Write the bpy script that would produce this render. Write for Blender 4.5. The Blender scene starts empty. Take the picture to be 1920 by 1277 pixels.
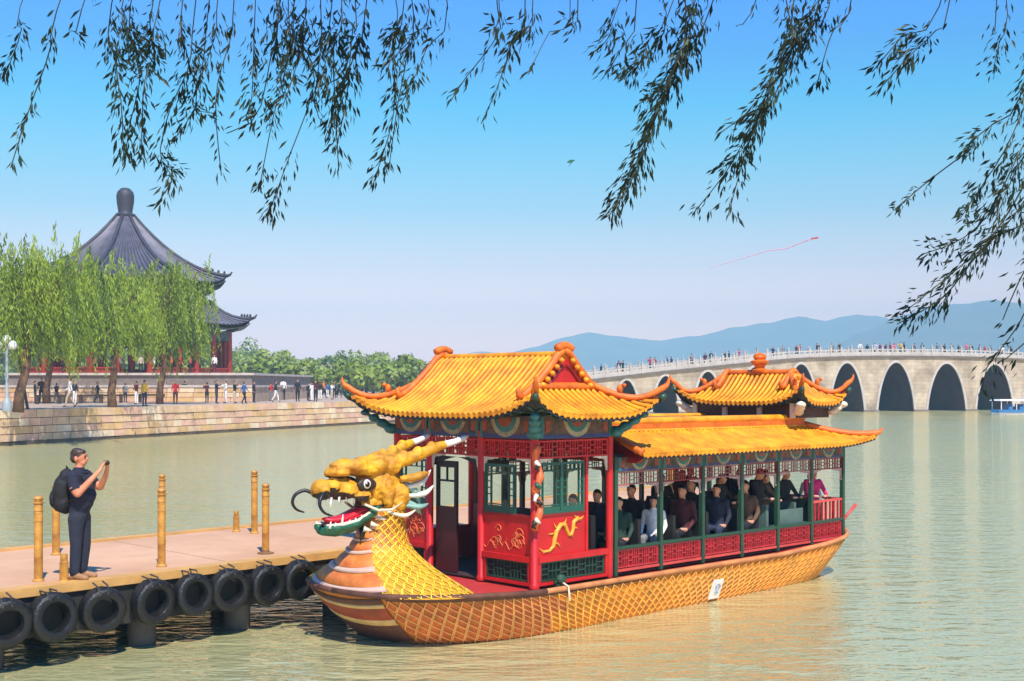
import bpy, bmesh, math, random
from mathutils import Vector, Matrix, noise
random.seed(7)
R = math.radians
# ------------------------------------------------------------------ camera, sky, sun, exposure
scene = bpy.context.scene
FPX, HORIZON, EYE = 2300.0, 720.0, 3.6
cam_data = bpy.data.cameras.new('camera')
cam = bpy.data.objects.new('camera', cam_data)
scene.collection.objects.link(cam)
scene.camera = cam
cam.location = (0, 0, EYE)
cam.rotation_euler = (R(90), 0, 0)
cam_data.sensor_width = 36.0
cam_data.lens = 36.0 * FPX / 1920.0
cam_data.shift_y = (HORIZON - 638.5) / 1920.0
cam_data.clip_start = 0.1
cam_data.clip_end = 12000.0
SUN_EL, SUN_AZ = R(55), R(163)
world = bpy.data.worlds.new('World')
scene.world = world
world.use_nodes = True
wn = world.node_tree.nodes
wl = world.node_tree.links
sky = wn.new('ShaderNodeTexSky')
sky.sky_type = 'NISHITA'
sky.sun_disc = False
sky.sun_elevation = SUN_EL
sky.sun_rotation = SUN_AZ
sky.air_density = 1.3
sky.dust_density = 0.6
sky.ozone_density = 3.0
# colour grade of the clear sky by height above the horizon (deep azure overhead, milky at the horizon)
SKY_GRADE = [(0.0000, (2.976, 1.425, 1.020)), (0.0348, (2.976, 1.425, 1.020)), (0.0651, (2.595, 1.298, 1.031)), (0.0952, (1.502, 1.030, 0.982)), (0.1378, (0.688, 0.913, 0.978)), (0.1796, (0.334, 0.924, 1.050)), (0.2205, (0.060, 0.890, 1.145)), (0.2603, (0.060, 0.726, 1.234)), (0.2969, (0.060, 0.698, 1.478))]
tcw = wn.new('ShaderNodeTexCoord')
sxyz = wn.new('ShaderNodeSeparateXYZ')
wl.new(tcw.outputs['Generated'], sxyz.inputs[0])
mrw = wn.new('ShaderNodeMapRange')
mrw.inputs['From Min'].default_value = 0.0
mrw.inputs['From Max'].default_value = 0.4
wl.new(sxyz.outputs['Z'], mrw.inputs['Value'])
grade = wn.new('ShaderNodeValToRGB')
grade.color_ramp.interpolation = 'LINEAR'
while len(grade.color_ramp.elements) < len(SKY_GRADE):
    grade.color_ramp.elements.new(0.5)
for el, (pos, c3) in zip(grade.color_ramp.elements, SKY_GRADE):
    el.position = pos / 0.4
    el.color = (*[q / 4.0 for q in c3], 1)
wl.new(mrw.outputs[0], grade.inputs[0])
mulw = wn.new('ShaderNodeVectorMath')
mulw.operation = 'MULTIPLY'
wl.new(sky.outputs[0], mulw.inputs[0])
wl.new(grade.outputs[0], mulw.inputs[1])
scw = wn.new('ShaderNodeVectorMath')
scw.operation = 'SCALE'
scw.inputs['Scale'].default_value = 4.0
wl.new(mulw.outputs[0], scw.inputs[0])
wl.new(scw.outputs[0], wn['Background'].inputs['Color'])
wn['Background'].inputs['Strength'].default_value = 0.12
sun_data = bpy.data.lights.new('sun', 'SUN')
sun_data.energy = 5.0
sun_data.angle = R(0.5)
sun_data.color = (1.0, 0.93, 0.82)
sun = bpy.data.objects.new('sun', sun_data)
scene.collection.objects.link(sun)
sdir = Vector((math.sin(SUN_AZ) * math.cos(SUN_EL), math.cos(SUN_AZ) * math.cos(SUN_EL), math.sin(SUN_EL)))
sun.location = sdir * 60
sun.rotation_euler = (-sdir).to_track_quat('-Z', 'Y').to_euler()
vs = scene.view_settings
vs.view_transform = 'Standard'
vs.look = 'None'
vs.exposure = 0.5
vs.gamma = 1.0
vs.use_curve_mapping = False
scene.cycles.use_denoising = True
scene.cycles.max_bounces = 8
scene.cycles.volume_bounces = 0
scene.cycles.transparent_max_bounces = 12

# ------------------------------------------------------------------ materials
MATS = {}
def srgb(r, g, b):
    f = lambda c: c / 12.92 if c <= 0.04045 else ((c + 0.055) / 1.055) ** 2.4
    return tuple(f(c / 255.0) for c in (r, g, b))

def mat(name, col, rough=0.6, var=0.18, scale=3.0, bump=0.0, bscale=30.0, metal=0.0, col2=None, emit=None, trans=0.0, coat=0.0, lo=0.35, hi=0.65, dirt=0.35):
    if name in MATS:
        return MATS[name]
    m = bpy.data.materials.new(name)
    m.use_nodes = True
    n, l = m.node_tree.nodes, m.node_tree.links
    b = n['Principled BSDF']
    tc = n.new('ShaderNodeTexCoord')
    nz = n.new('ShaderNodeTexNoise')
    nz.inputs['Scale'].default_value = scale
    nz.inputs['Detail'].default_value = 6.0
    nz.inputs['Roughness'].default_value = 0.62
    l.new(tc.outputs['Object'], nz.inputs['Vector'])
    rp = n.new('ShaderNodeValToRGB')
    rp.color_ramp.elements[0].position = lo
    rp.color_ramp.elements[1].position = hi
    c1 = tuple(min(1, c * (1 - var)) for c in col)
    c2 = tuple(min(1, c * (1 + var)) for c in col) if col2 is None else col2
    rp.color_ramp.elements[0].color = (*c1, 1)
    rp.color_ramp.elements[1].color = (*c2, 1)
    l.new(nz.outputs['Fac'], rp.inputs['Fac'])
    # broad uneven wear and grime over the base colour
    nd = n.new('ShaderNodeTexNoise')
    nd.inputs['Scale'].default_value = max(0.15, scale * 0.45)
    nd.inputs['Detail'].default_value = 9.0
    nd.inputs['Roughness'].default_value = 0.72
    l.new(tc.outputs['Object'], nd.inputs['Vector'])
    dm = n.new('ShaderNodeMapRange')
    dm.inputs['From Min'].default_value = 0.50
    dm.inputs['From Max'].default_value = 0.72
    dm.inputs['To Min'].default_value = 0.0
    dm.inputs['To Max'].default_value = dirt
    l.new(nd.outputs['Fac'], dm.inputs['Value'])
    dx_ = n.new('ShaderNodeMix')
    dx_.data_type = 'RGBA'
    dx_.inputs['B'].default_value = (col[0] * 0.35 + 0.01, col[1] * 0.33 + 0.008, col[2] * 0.3 + 0.006, 1)
    l.new(dm.outputs[0], dx_.inputs['Factor'])
    l.new(rp.outputs['Color'], dx_.inputs['A'])
    l.new(dx_.outputs['Result'], b.inputs['Base Color'])
    b.inputs['Roughness'].default_value = rough
    b.inputs['Metallic'].default_value = metal
    if coat:
        b.inputs['Coat Weight'].default_value = coat
        b.inputs['Coat Roughness'].default_value = 0.15
    if trans:
        b.inputs['Subsurface Weight'].default_value = 0.0
    if bump:
        nb = n.new('ShaderNodeTexNoise')
        nb.inputs['Scale'].default_value = bscale
        nb.inputs['Detail'].default_value = 4.0
        l.new(tc.outputs['Object'], nb.inputs['Vector'])
        bp = n.new('ShaderNodeBump')
        bp.inputs['Strength'].default_value = bump
        bp.inputs['Distance'].default_value = 0.03
        l.new(nb.outputs['Fac'], bp.inputs['Height'])
        l.new(bp.outputs['Normal'], b.inputs['Normal'])
    MATS[name] = m
    return m

def leaf_mat(name, col, col2, scale=0.6):
    m = mat(name, col, 0.55, 0.15, scale, col2=col2)
    n, l = m.node_tree.nodes, m.node_tree.links
    b = n['Principled BSDF']
    out = n['Material Output']
    tr = n.new('ShaderNodeBsdfTranslucent')
    mx = n.new('ShaderNodeMixShader')
    mx.inputs[0].default_value = 0.3
    rp = [x for x in n if x.type == 'VALTORGB'][0]
    l.new(rp.outputs['Color'], tr.inputs['Color'])
    l.new(b.outputs[0], mx.inputs[1])
    l.new(tr.outputs[0], mx.inputs[2])
    l.new(mx.outputs[0], out.inputs['Surface'])
    return m

def glass_mat():
    m = bpy.data.materials.new('window_glass')
    m.use_nodes = True
    n, l = m.node_tree.nodes, m.node_tree.links
    n.remove(n['Principled BSDF'])
    tr = n.new('ShaderNodeBsdfTransparent')
    tr.inputs[0].default_value = (0.92, 0.95, 0.93, 1)
    gl = n.new('ShaderNodeBsdfGlossy')
    gl.inputs['Roughness'].default_value = 0.04
    fr = n.new('ShaderNodeLayerWeight')
    pw = n.new('ShaderNodeMath'); pw.operation = 'POWER'; pw.inputs[1].default_value = 3.0
    l.new(fr.outputs['Facing'], pw.inputs[0])
    ma = n.new('ShaderNodeMath'); ma.operation = 'MULTIPLY_ADD'; ma.inputs[1].default_value = 0.6; ma.inputs[2].default_value = 0.03
    l.new(pw.outputs[0], ma.inputs[0])
    mx = n.new('ShaderNodeMixShader')
    l.new(ma.outputs[0], mx.inputs[0])
    l.new(tr.outputs[0], mx.inputs[1])
    l.new(gl.outputs[0], mx.inputs[2])
    l.new(mx.outputs[0], n['Material Output'].inputs['Surface'])
    return m
GLASS = glass_mat()

# ------------------------------------------------------------------ mesh helpers
COL = scene.collection
class MB:
    def __init__(s):
        s.v, s.f, s.m = [], [], []
    def add(s, vs_, fs_, mi=0):
        o = len(s.v)
        s.v.extend([tuple(p) for p in vs_])
        s.f.extend([tuple(i + o for i in f) for f in fs_])
        s.m.extend([mi] * len(fs_))
        return s
    def hexa(s, p, mi=0):
        # p: 8 points, bottom loop 0-3 and top loop 4-7 (counter-clockwise seen from above)
        return s.add(p, [(3, 2, 1, 0), (4, 5, 6, 7), (0, 1, 5, 4), (1, 2, 6, 5), (2, 3, 7, 6), (3, 0, 4, 7)], mi)
    def box(s, x0, x1, y0, y1, z0, z1, mi=0):
        x0, x1 = min(x0, x1), max(x0, x1); y0, y1 = min(y0, y1), max(y0, y1); z0, z1 = min(z0, z1), max(z0, z1)
        return s.hexa([(x0, y0, z0), (x1, y0, z0), (x1, y1, z0), (x0, y1, z0), (x0, y0, z1), (x1, y0, z1), (x1, y1, z1), (x0, y1, z1)], mi)
    def bar(s, p, q, w, h, mi=0, up=(0, 0, 1)):
        p, q = Vector(p), Vector(q)
        d = (q - p).normalized()
        u = Vector(up)
        if abs(d.dot(u)) > 0.95:
            u = Vector((1, 0, 0))
        a = d.cross(u).normalized() * (w / 2)
        b = a.cross(d).normalized() * (h / 2)
        return s.hexa([p - a - b, p + a - b, q + a - b, q - a - b, p - a + b, p + a + b, q + a + b, q - a + b], mi)
    def tube(s, path, rad, n=6, mi=0, caps=True, flat=1.0):
        path = [Vector(p) for p in path]
        k = len(path)
        if not hasattr(rad, '__len__'):
            rad = [rad] * k
        base = len(s.v)
        ref = None
        for i, p in enumerate(path):
            d = (path[min(i + 1, k - 1)] - path[max(i - 1, 0)])
            d = d.normalized() if d.length > 1e-9 else Vector((0, 0, 1))
            if ref is None:
                ref = Vector((0, 0, 1)) if abs(d.z) < 0.9 else Vector((1, 0, 0))
            a = d.cross(ref)
            a = a.normalized() if a.length > 1e-6 else Vector((1, 0, 0))
            b = a.cross(d).normalized()
            ref = b
            for j in range(n):
                t = 2 * math.pi * j / n
                s.v.append(tuple(p + a * (math.cos(t) * rad[i]) + b * (math.sin(t) * rad[i] * flat)))
        for i in range(k - 1):
            for j in range(n):
                s.f.append((base + i * n + j, base + i * n + (j + 1) % n, base + (i + 1) * n + (j + 1) % n, base + (i + 1) * n + j)); s.m.append(mi)
        if caps:
            s.f.append(tuple(base + j for j in reversed(range(n)))); s.m.append(mi)
            s.f.append(tuple(base + (k - 1) * n + j for j in range(n))); s.m.append(mi)
        return s
    def lathe(s, prof, c=(0, 0, 0), n=12, mi=0):
        base = len(s.v)
        for r, z in prof:
            for j in range(n):
                t = 2 * math.pi * j / n
                s.v.append((c[0] + r * math.cos(t), c[1] + r * math.sin(t), c[2] + z))
        k = len(prof)
        for i in range(k - 1):
            for j in range(n):
                s.f.append((base + i * n + j, base + i * n + (j + 1) % n, base + (i + 1) * n + (j + 1) % n, base + (i + 1) * n + j)); s.m.append(mi)
        s.f.append(tuple(base + j for j in reversed(range(n)))); s.m.append(mi)
        s.f.append(tuple(base + (k - 1) * n + j for j in range(n))); s.m.append(mi)
        return s
    def ell(s, c, r, nu=12, nv=8, mi=0, rot=None):
        base = len(s.v)
        c = Vector(c)
        pts = [Vector((0, 0, -r[2]))]
        for i in range(1, nv):
            a = -math.pi / 2 + math.pi * i / nv
            for j in range(nu):
                t = 2 * math.pi * j / nu
                pts.append(Vector((r[0] * math.cos(a) * math.cos(t), r[1] * math.cos(a) * math.sin(t), r[2] * math.sin(a))))
        pts.append(Vector((0, 0, r[2])))
        for p in pts:
            s.v.append(tuple(c + (rot @ p if rot else p)))
        top = base + len(pts) - 1
        for j in range(nu):
            s.f.append((base, base + 1 + (j + 1) % nu, base + 1 + j)); s.m.append(mi)
            o = base + 1 + (nv - 2) * nu
            s.f.append((top, o + j, o + (j + 1) % nu)); s.m.append(mi)
        for i in range(nv - 2):
            for j in range(nu):
                o = base + 1 + i * nu
                s.f.append((o + j, o + (j + 1) % nu, o + nu + (j + 1) % nu, o + nu + j)); s.m.append(mi)
        return s
    def grid(s, fn, nu, nv, mi=0, flip=False):
        base = len(s.v)
        for i in range(nu + 1):
            for j in range(nv + 1):
                s.v.append(tuple(fn(i / nu, j / nv)))
        for i in range(nu):
            for j in range(nv):
                a = base + i * (nv + 1) + j
                q = (a, a + nv + 1, a + nv + 2, a + 1)
                s.f.append(q[::-1] if flip else q); s.m.append(mi)
        return s
    def prism(s, poly, d, mi=0):
        # poly: planar loop of 3-D points, d: extrusion vector
        k = len(poly)
        d = Vector(d)
        s.add([*poly, *[Vector(p) + d for p in poly]], [tuple(reversed(range(k))), tuple(range(k, 2 * k))] + [(i, (i + 1) % k, k + (i + 1) % k, k + i) for i in range(k)], mi)
        return s
    def mesh(s, name, mats):
        me = bpy.data.meshes.new(name)
        me.from_pydata(s.v, [], s.f)
        for m in (mats if isinstance(mats, (list, tuple)) else [mats]):
            me.materials.append(m)
        me.polygons.foreach_set('material_index', s.m)
        me.update()
        return me
    def build(s, name, mats, parent=None, smooth=False, fix=False):
        me = s.mesh(name, mats)
        if fix:
            bm = bmesh.new(); bm.from_mesh(me); bmesh.ops.recalc_face_normals(bm, faces=bm.faces); bm.to_mesh(me); bm.free()
        if smooth:
            me.polygons.foreach_set('use_smooth', [True] * len(me.polygons))
            if smooth != True:
                me.set_sharp_from_angle(angle=R(smooth))
        return link(name, me, parent)

def link(name, data, parent=None):
    o = bpy.data.objects.new(name, data)
    COL.objects.link(o)
    if parent is not None:
        o.parent = parent
    return o
def empty(name, loc=(0, 0, 0), rz=0.0):
    o = link(name, None)
    o.location = loc
    o.rotation_euler = (0, 0, rz)
    o.empty_display_size = 0.2
    return o
def tag(o, label, cat, group=None, kind=None):
    o['label'] = label
    o['category'] = cat
    if group: o['group'] = group
    if kind: o['kind'] = kind
    return o
def struct(o):
    o['kind'] = 'structure'
    return o
def copy_tree(o, parent=None):
    c = o.copy()
    COL.objects.link(c)
    c.parent = parent
    for ch in list(o.children):
        copy_tree(ch, c)
    return c
def gpt(px, py, z):
    # ground point seen at a photo pixel, on a level z
    y = FPX * (EYE - z) / (py - HORIZON)
    return Vector(((px - 960) / FPX * y, y, z))
def dpt(px, py, y):
    return Vector(((px - 960) / FPX * y, y, EYE + (HORIZON - py) / FPX * y))
ORD = ['first', 'second', 'third', 'fourth', 'fifth', 'sixth', 'seventh', 'eighth', 'ninth', 'tenth', 'eleventh', 'twelfth', 'thirteenth', 'fourteenth', 'fifteenth', 'sixteenth', 'seventeenth', 'eighteenth', 'nineteenth', 'twentieth']
def ordw(i):
    if i < 20: return ORD[i]
    tens = {2: 'twenty', 3: 'thirty', 4: 'forty', 5: 'fifty'}
    t, u = divmod(i + 1, 10)
    return {2: 'twentieth', 3: 'thirtieth', 4: 'fortieth', 5: 'fiftieth'}[t] if u == 0 else tens[t] + '-' + ORD[u - 1]
# ------------------------------------------------------------------ water, land, hills
def water_mat():
    m = bpy.data.materials.new('lake_water')
    m.use_nodes = True
    n, l = m.node_tree.nodes, m.node_tree.links
    b = n['Principled BSDF']
    b.inputs['Base Color'].default_value = (*srgb(138, 130, 58), 1)
    b.inputs['Roughness'].default_value = 0.06
    b.inputs['IOR'].default_value = 1.5
    tc = n.new('ShaderNodeTexCoord')
    def layer(scale, sx, sy, detail, dist=0.4):
        mp = n.new('ShaderNodeMapping')
        mp.inputs['Scale'].default_value = (sx, sy, 1)
        mp.inputs['Rotation'].default_value = (0, 0, R(9))
        l.new(tc.outputs['Object'], mp.inputs['Vector'])
        t = n.new('ShaderNodeTexNoise')
        t.inputs['Scale'].default_value = scale
        t.inputs['Detail'].default_value = detail
        t.inputs['Distortion'].default_value = dist
        l.new(mp.outputs[0], t.inputs['Vector'])
        return t
    a = layer(1.2, 0.8, 1.6, 3.0)
    c = layer(5.5, 0.7, 1.5, 2.0)
    w = layer(0.05, 1, 1, 2.0)
    ad = n.new('ShaderNodeMath'); ad.operation = 'MULTIPLY_ADD'
    ad.inputs[1].default_value = 0.30
    l.new(c.outputs['Fac'], ad.inputs[0]); l.new(a.outputs['Fac'], ad.inputs[2])
    st = n.new('ShaderNodeMapRange')
    st.inputs['From Min'].default_value = 0.38; st.inputs['From Max'].default_value = 0.62
    st.inputs['To Min'].default_value = 0.35; st.inputs['To Max'].default_value = 0.75
    l.new(w.outputs['Fac'], st.inputs['Value'])
    bp = n.new('ShaderNodeBump')
    bp.inputs['Distance'].default_value = 0.16
    l.new(ad.outputs[0], bp.inputs['Height'])
    l.new(st.outputs[0], bp.inputs['Strength'])
    # silty lake: a diffusing body under a reflecting skin
    b.inputs['Base Color'].default_value = (0.43, 0.41, 0.20, 1)
    b.inputs['Roughness'].default_value = 0.5
    b.inputs['Specular IOR Level'].default_value = 0.0
    l.new(bp.outputs[0], b.inputs['Normal'])
    gl = n.new('ShaderNodeBsdfGlossy')
    gl.inputs['Color'].default_value = (1.0, 0.84, 0.62, 1)
    gl.inputs['Roughness'].default_value = 0.06
    l.new(bp.outputs[0], gl.inputs['Normal'])
    fr = n.new('ShaderNodeFresnel')
    fr.inputs['IOR'].default_value = 1.6
    l.new(bp.outputs[0], fr.inputs['Normal'])
    bo = n.new('ShaderNodeMath'); bo.operation = 'POWER'
    bo.inputs[1].default_value = 0.58
    l.new(fr.outputs[0], bo.inputs[0])
    mx = n.new('ShaderNodeMixShader')
    cp = n.new('ShaderNodeMath'); cp.operation = 'MINIMUM'; cp.inputs[1].default_value = 0.6
    l.new(bo.outputs[0], cp.inputs[0])
    l.new(cp.outputs[0], mx.inputs[0]); l.new(b.outputs[0], mx.inputs[1]); l.new(gl.outputs[0], mx.inputs[2])
    l.new(mx.outputs[0], n['Material Output'].inputs['Surface'])
    return m
FAR = 3750.0
o = MB().grid(lambda i, j: (-FAR + 2 * FAR * i, -60 + (FAR + 60) * j, 0.0), 4, 4).build('water', water_mat())
struct(o)

M_PAVE = mat('pale_paving', srgb(170, 148, 128), 0.85, 0.12, 0.8, 0.2, 6)
M_SOIL = mat('dry_soil', srgb(128, 112, 88), 0.95, 0.2, 0.2)
# the photographer's bank
o = MB().prism([(-30, -40, -0.8), (30, -40, -0.8), (30, 1.4, -0.8), (-30, 1.4, -0.8)], (0, 0, 2.8)).build('near_bank', M_PAVE)
struct(o)
# far embankment walkway: polygon of level ground behind the retaining wall
E0, E1 = Vector((-30.0, 72.0)), Vector((-13.4, 110.4))
EDIR = (E1 - E0).normalized()
ENRM = Vector((EDIR.y, -EDIR.x))         # towards the lake
GROUND = 2.05
e_near = E0 - EDIR * 34
e_far = E1 + EDIR * 52
inn = -ENRM * 0.32
gp = [(e_near.x + inn.x, e_near.y + inn.y), (e_far.x + inn.x, e_far.y + inn.y), (14, 170), (30, 250), (60, 420), (-400, 420), (-400, 20)]
o = MB().prism([(x, y, -0.5) for x, y in gp], (0, 0, GROUND + 0.5)).build('walkway', M_PAVE, fix=True)
struct(o)

# hills beyond the lake
M_HILL = mat('wooded_hillside', (0.05, 0.075, 0.05), 0.95, 0.35, 0.01, 0.0)
def hill_range(pts, y0, depth, seed):
    mb = MB()
    def top(px):
        for (a, ya), (b, yb) in zip(pts, pts[1:]):
            if a <= px <= b:
                t = (px - a) / (b - a)
                t = t * t * (3 - 2 * t) * 0.6 + t * 0.4
                return ya + (yb - ya) * t
        return pts[-1][1] if px > pts[-1][0] else pts[0][1]
    lo, hi = pts[0][0], pts[-1][0]
    NU, NV = 260, 10
    def fn(i, j):
        px = lo + (hi - lo) * i
        s = j * 2 - 1
        y = y0 + depth * s
        zt = (HORIZON - top(px)) / FPX * y0
        x = (px - 960) / FPX * y0
        k = max(0.0, 1 - abs(s)) ** 0.8
        nz = noise.fractal(Vector((x * 0.006, y * 0.006, seed)), 0.9, 2.0, 6) * 0.10 + noise.fractal(Vector((x * 0.03, y * 0.03, seed)), 0.9, 2.0, 4) * 0.02
        z = zt * k * (1 + nz * (1.3 - k * 0.9))
        return (x, y, z - 1.0)
    return mb.grid(fn, NU, NV, flip=False)
ra = [(780, 712), (860, 690), (950, 660), (1000, 648), (1060, 629), (1105, 620), (1150, 628), (1190, 634), (1240, 637), (1290, 630), (1380, 613), (1440, 604), (1500, 592), (1545, 597), (1600, 586), (1640, 588), (1680, 597), (1730, 600), (1800, 590), (1900, 585), (2100, 560), (2400, 600), (2700, 640)]
o = hill_range(ra, 2900, 520, 1.0).build('hills', M_HILL, smooth=True, fix=True); struct(o)
rb = [(1420, 716), (1540, 655), (1620, 617), (1690, 590), (1740, 571), (1800, 565), (1862, 555), (1905, 562), (1990, 590), (2150, 560), (2400, 610), (2700, 660)]
o = hill_range(rb, 2330, 400, 5.0).build('hills', M_HILL, smooth=True, fix=True); struct(o)
rc = [(700, 716), (790, 690), (850, 664), (900, 655), (960, 662), (1040, 690), (1100, 712)]
o = hill_range(rc, 3300, 300, 9.0).build('hills', M_HILL, smooth=True, fix=True); struct(o)
# far shore under the hills
o = MB().prism([(-3700, 420, -0.5), (60, 420, -0.5), (160, 700, -0.5), (3700, 1750, -0.5), (3700, 3700, -0.5), (-3700, 3700, -0.5)], (0, 0, 2.0)).build('far_shore', M_SOIL, fix=True); struct(o)

# ------------------------------------------------------------------ wood on the far shore (one mass of foliage)
LEAF_FAR = [leaf_mat('far_leaf_green', (0.20, 0.28, 0.025), (0.32, 0.40, 0.05), 0.08), leaf_mat('far_leaf_dark', (0.07, 0.13, 0.03), (0.12, 0.19, 0.04), 0.08), leaf_mat('far_leaf_pale', (0.22, 0.27, 0.09), (0.32, 0.34, 0.15), 0.08), mat('far_bark', (0.08, 0.06, 0.045), 0.9)]
rng = random.Random(3)
mb = MB()
def far_tree(mb, x, y, z, h, r, mi):
    mb.tube([(x, y, z), (x + rng.uniform(-.3, .3), y, z + h * 0.55)], [0.25, 0.1], 5, 3)
    lob = [(rng.uniform(-.55, .55) * r, rng.uniform(-.5, .5) * r, h * rng.uniform(0.25, 0.86), r * rng.uniform(0.35, 0.62)) for _ in range(9)]
    for lx, ly, lz, lr in lob:
        for _ in range(85):
            d = Vector((rng.gauss(0, 1), rng.gauss(0, 1), rng.gauss(0, 1))).normalized() * lr * rng.uniform(0.55, 1.0)
            c = Vector((x + lx, y + ly, z + lz)) + Vector((d.x, d.y, d.z * 0.9))
            a = Vector((rng.gauss(0, 1), rng.gauss(0, 1), rng.gauss(0, 1))).normalized() * rng.uniform(0.3, 0.6)
            b = a.cross(d + Vector((0.1, 0, 0.2))).normalized() * rng.uniform(0.25, 0.5)
            m2 = mi if rng.random() < 0.85 else rng.choice([0, 1, 2])
            mb.add([c - a, c - b * 0.8, c + a, c + b], [(0, 1, 2, 3)], m2)
# skyline of the wood in the photograph: pixel x, crown top
for px in range(-60, 1010, 15):
    y = rng.uniform(225, 330)
    t = 640 if px < 470 else 652 if px < 545 else 668 if px < 610 else 655 if px < 700 else 656 + (px - 700) * 0.22
    t += rng.uniform(-3, 14)
    z = 1.9
    h = (EYE + (HORIZON - t) / FPX * y) - z
    far_tree(mb, (px - 960) / FPX * y, y, z, max(3.5, h), max(2.6, h * rng.uniform(0.36, 0.48)), rng.choice([0, 0, 0, 1, 2]) if px > 420 else 0)
for px in range(420, 1000, 14):
    y = rng.uniform(170, 215)
    h = rng.uniform(3.4, 6.0) if px < 850 else rng.uniform(2.2, 3.2)
    far_tree(mb, (px - 960) / FPX * y, y, GROUND, h, h * 0.5, rng.choice([0, 0, 0, 2]))
o = mb.build('woodland', LEAF_FAR)
tag(o, 'hazy spring green wood along the far shore behind the promenade', 'wood', kind='stuff')

# ------------------------------------------------------------------ retaining wall of stone blocks
BLOCKM = [mat('wall_stone_tan', srgb(206, 174, 134), 0.9, 0.16, 1.2, 0.5, 5), mat('wall_stone_pink', srgb(202, 162, 134), 0.9, 0.16, 1.2, 0.5, 5), mat('wall_stone_pale', srgb(216, 194, 160), 0.9, 0.14, 1.2, 0.5, 5), mat('wall_stone_ochre', srgb(200, 164, 112), 0.9, 0.18, 1.2, 0.5, 5)]
M_CORE = mat('wall_mortar', srgb(92, 76, 60), 0.95, 0.2, 1.0)
M_WET = mat('wet_footing_stone', srgb(86, 70, 50), 0.6, 0.25, 1.5, 0.4, 5)
wall = empty('retaining_wall', (E0.x, E0.y, 0), math.atan2(EDIR.y, EDIR.x))
tag(wall, 'long tan stone block retaining wall of the embankment below the pavilion', 'wall')
LW0, LW1 = -34.0, 94.0
mb = MB().box(LW0, LW1, -0.12, 0.35, -0.6, GROUND - 0.02)
mb.build('core', M_CORE, wall)
rng = random.Random(11)
zs = [0.18, 0.62, 1.08, 1.56, GROUND + 0.03]
nblk = 0
rest = MB()
for c in range(4):
    x = LW0 + rng.uniform(0, 1)
    while x < LW1:
        w = rng.uniform(.75, 1.6) if c < 3 else rng.uniform(.8, 1.9)
        x1 = min(x + w, LW1)
        dp = rng.uniform(0.13, 0.185) + (0.06 if c == 0 else 0) + (0.02 if c == 3 else 0)
        g = 0.022
        j = [rng.uniform(-.012, .012) for _ in range(4)]
        p = [(x + g, -dp - 0.02, zs[c] + g), (x1 - g, -dp - 0.02 + j[0], zs[c] + g), (x1 - g, 0.0, zs[c] + g), (x + g, 0.0, zs[c] + g),
             (x + g, -dp + j[1], zs[c + 1] - g + j[3]), (x1 - g, -dp + j[2], zs[c + 1] - g + j[3] * 0.5), (x1 - g, (0.34 if c == 3 else 0.0), zs[c + 1] - g), (x + g, (0.34 if c == 3 else 0.0), zs[c + 1] - g)]
        mi = rng.choice([0, 0, 1, 1, 2, 3])
        if -7 < x < 56:
            b = MB().hexa(p).build('stone_block', BLOCKM[mi], wall)
            nblk += 1
        else:
            rest.hexa(p, mi)
        x = x1
r = rest.build('stone_blocks', BLOCKM, wall); r['kind'] = 'stuff'
foot = MB()
x = LW0
while x < LW1:
    w = rng.uniform(1.4, 3.0)
    foot.box(x + .02, x + w - .02, -0.42 - rng.uniform(0, .08), 0, -0.5, 0.16 + rng.uniform(-.05, .03))
    x += w
foot.build('footing', M_WET, wall)

# ------------------------------------------------------------------ terrace and octagonal pavilion
M_TERR = mat('terrace_brick', srgb(120, 108, 100), 0.9, 0.2, 2.0, 0.4, 4)
M_COPE = mat('terrace_coping', srgb(188, 176, 165), 0.85, 0.15, 1.5)
M_LOWST = mat('terrace_stone', srgb(176, 150, 124), 0.9, 0.2, 1.0, 0.4, 3)
M_REDCOL = mat('column_red', srgb(150, 38, 26), 0.5, 0.2, 1.0)
M_SLATE = mat('grey_roof_tile', srgb(92, 90, 104), 0.55, 0.25, 1.2, 0.3, 6)
M_SLATE_D = mat('grey_roof_tile_dark', srgb(50, 50, 62), 0.6, 0.25, 1.2)
M_TEAL = mat('painted_beam_teal', srgb(38, 72, 76), 0.6, 0.5, 2.5, col2=srgb(90, 100, 92))
M_DARKWOOD = mat('dark_wood', srgb(40, 28, 22), 0.7, 0.3, 2.0)
PV = dpt(235, 720, 118.0)
pav = empty('octagonal_pavilion', (PV.x, PV.y, GROUND), 0)
tag(pav, 'grey tiled double-eaved octagonal pavilion with red columns on a stone terrace', 'pavilion')
TZ = 4.55 - GROUND   # terrace top above the walkway
px0, px1 = -45.0 - PV.x, -22.2 - PV.x
mb = MB().box(px0, px1, 105 - PV.y, 140 - PV.y, 0, 1.25).build('lower_terrace', M_LOWST, pav)
c = MB().box(px0 - .1, px1 + .1, 104.85 - PV.y, 140.2 - PV.y, 1.25, 1.45).build('coping', M_COPE, pav)
rng = random.Random(5)
for row in range(3):     # facing slabs of the lower terrace
    x = px0
    while x < px1 - .1:
        w = min(rng.uniform(1.4, 2.6), px1 - x)
        MB().box(x + .03, x + w - .03, 104.93 - PV.y - rng.uniform(0, .04), 105.05 - PV.y, row * .41 + .03, row * .41 + .4).build('facing_slab', rng.choice(BLOCKM), mb)
        x += w
MB().box(px0 + .8, px1 - .6, 107.5 - PV.y, 139 - PV.y, 1.45, TZ - .18).build('upper_terrace', M_TERR, pav)
MB().box(px0 + .6, px1 - .4, 107.3 - PV.y, 139.2 - PV.y, TZ - .18, TZ + .02).build('coping', M_COPE, pav)
def octpt(r, k, z):
    a = R(45 * k)
    return Vector((r * math.cos(a), r * math.sin(a), z))
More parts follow.
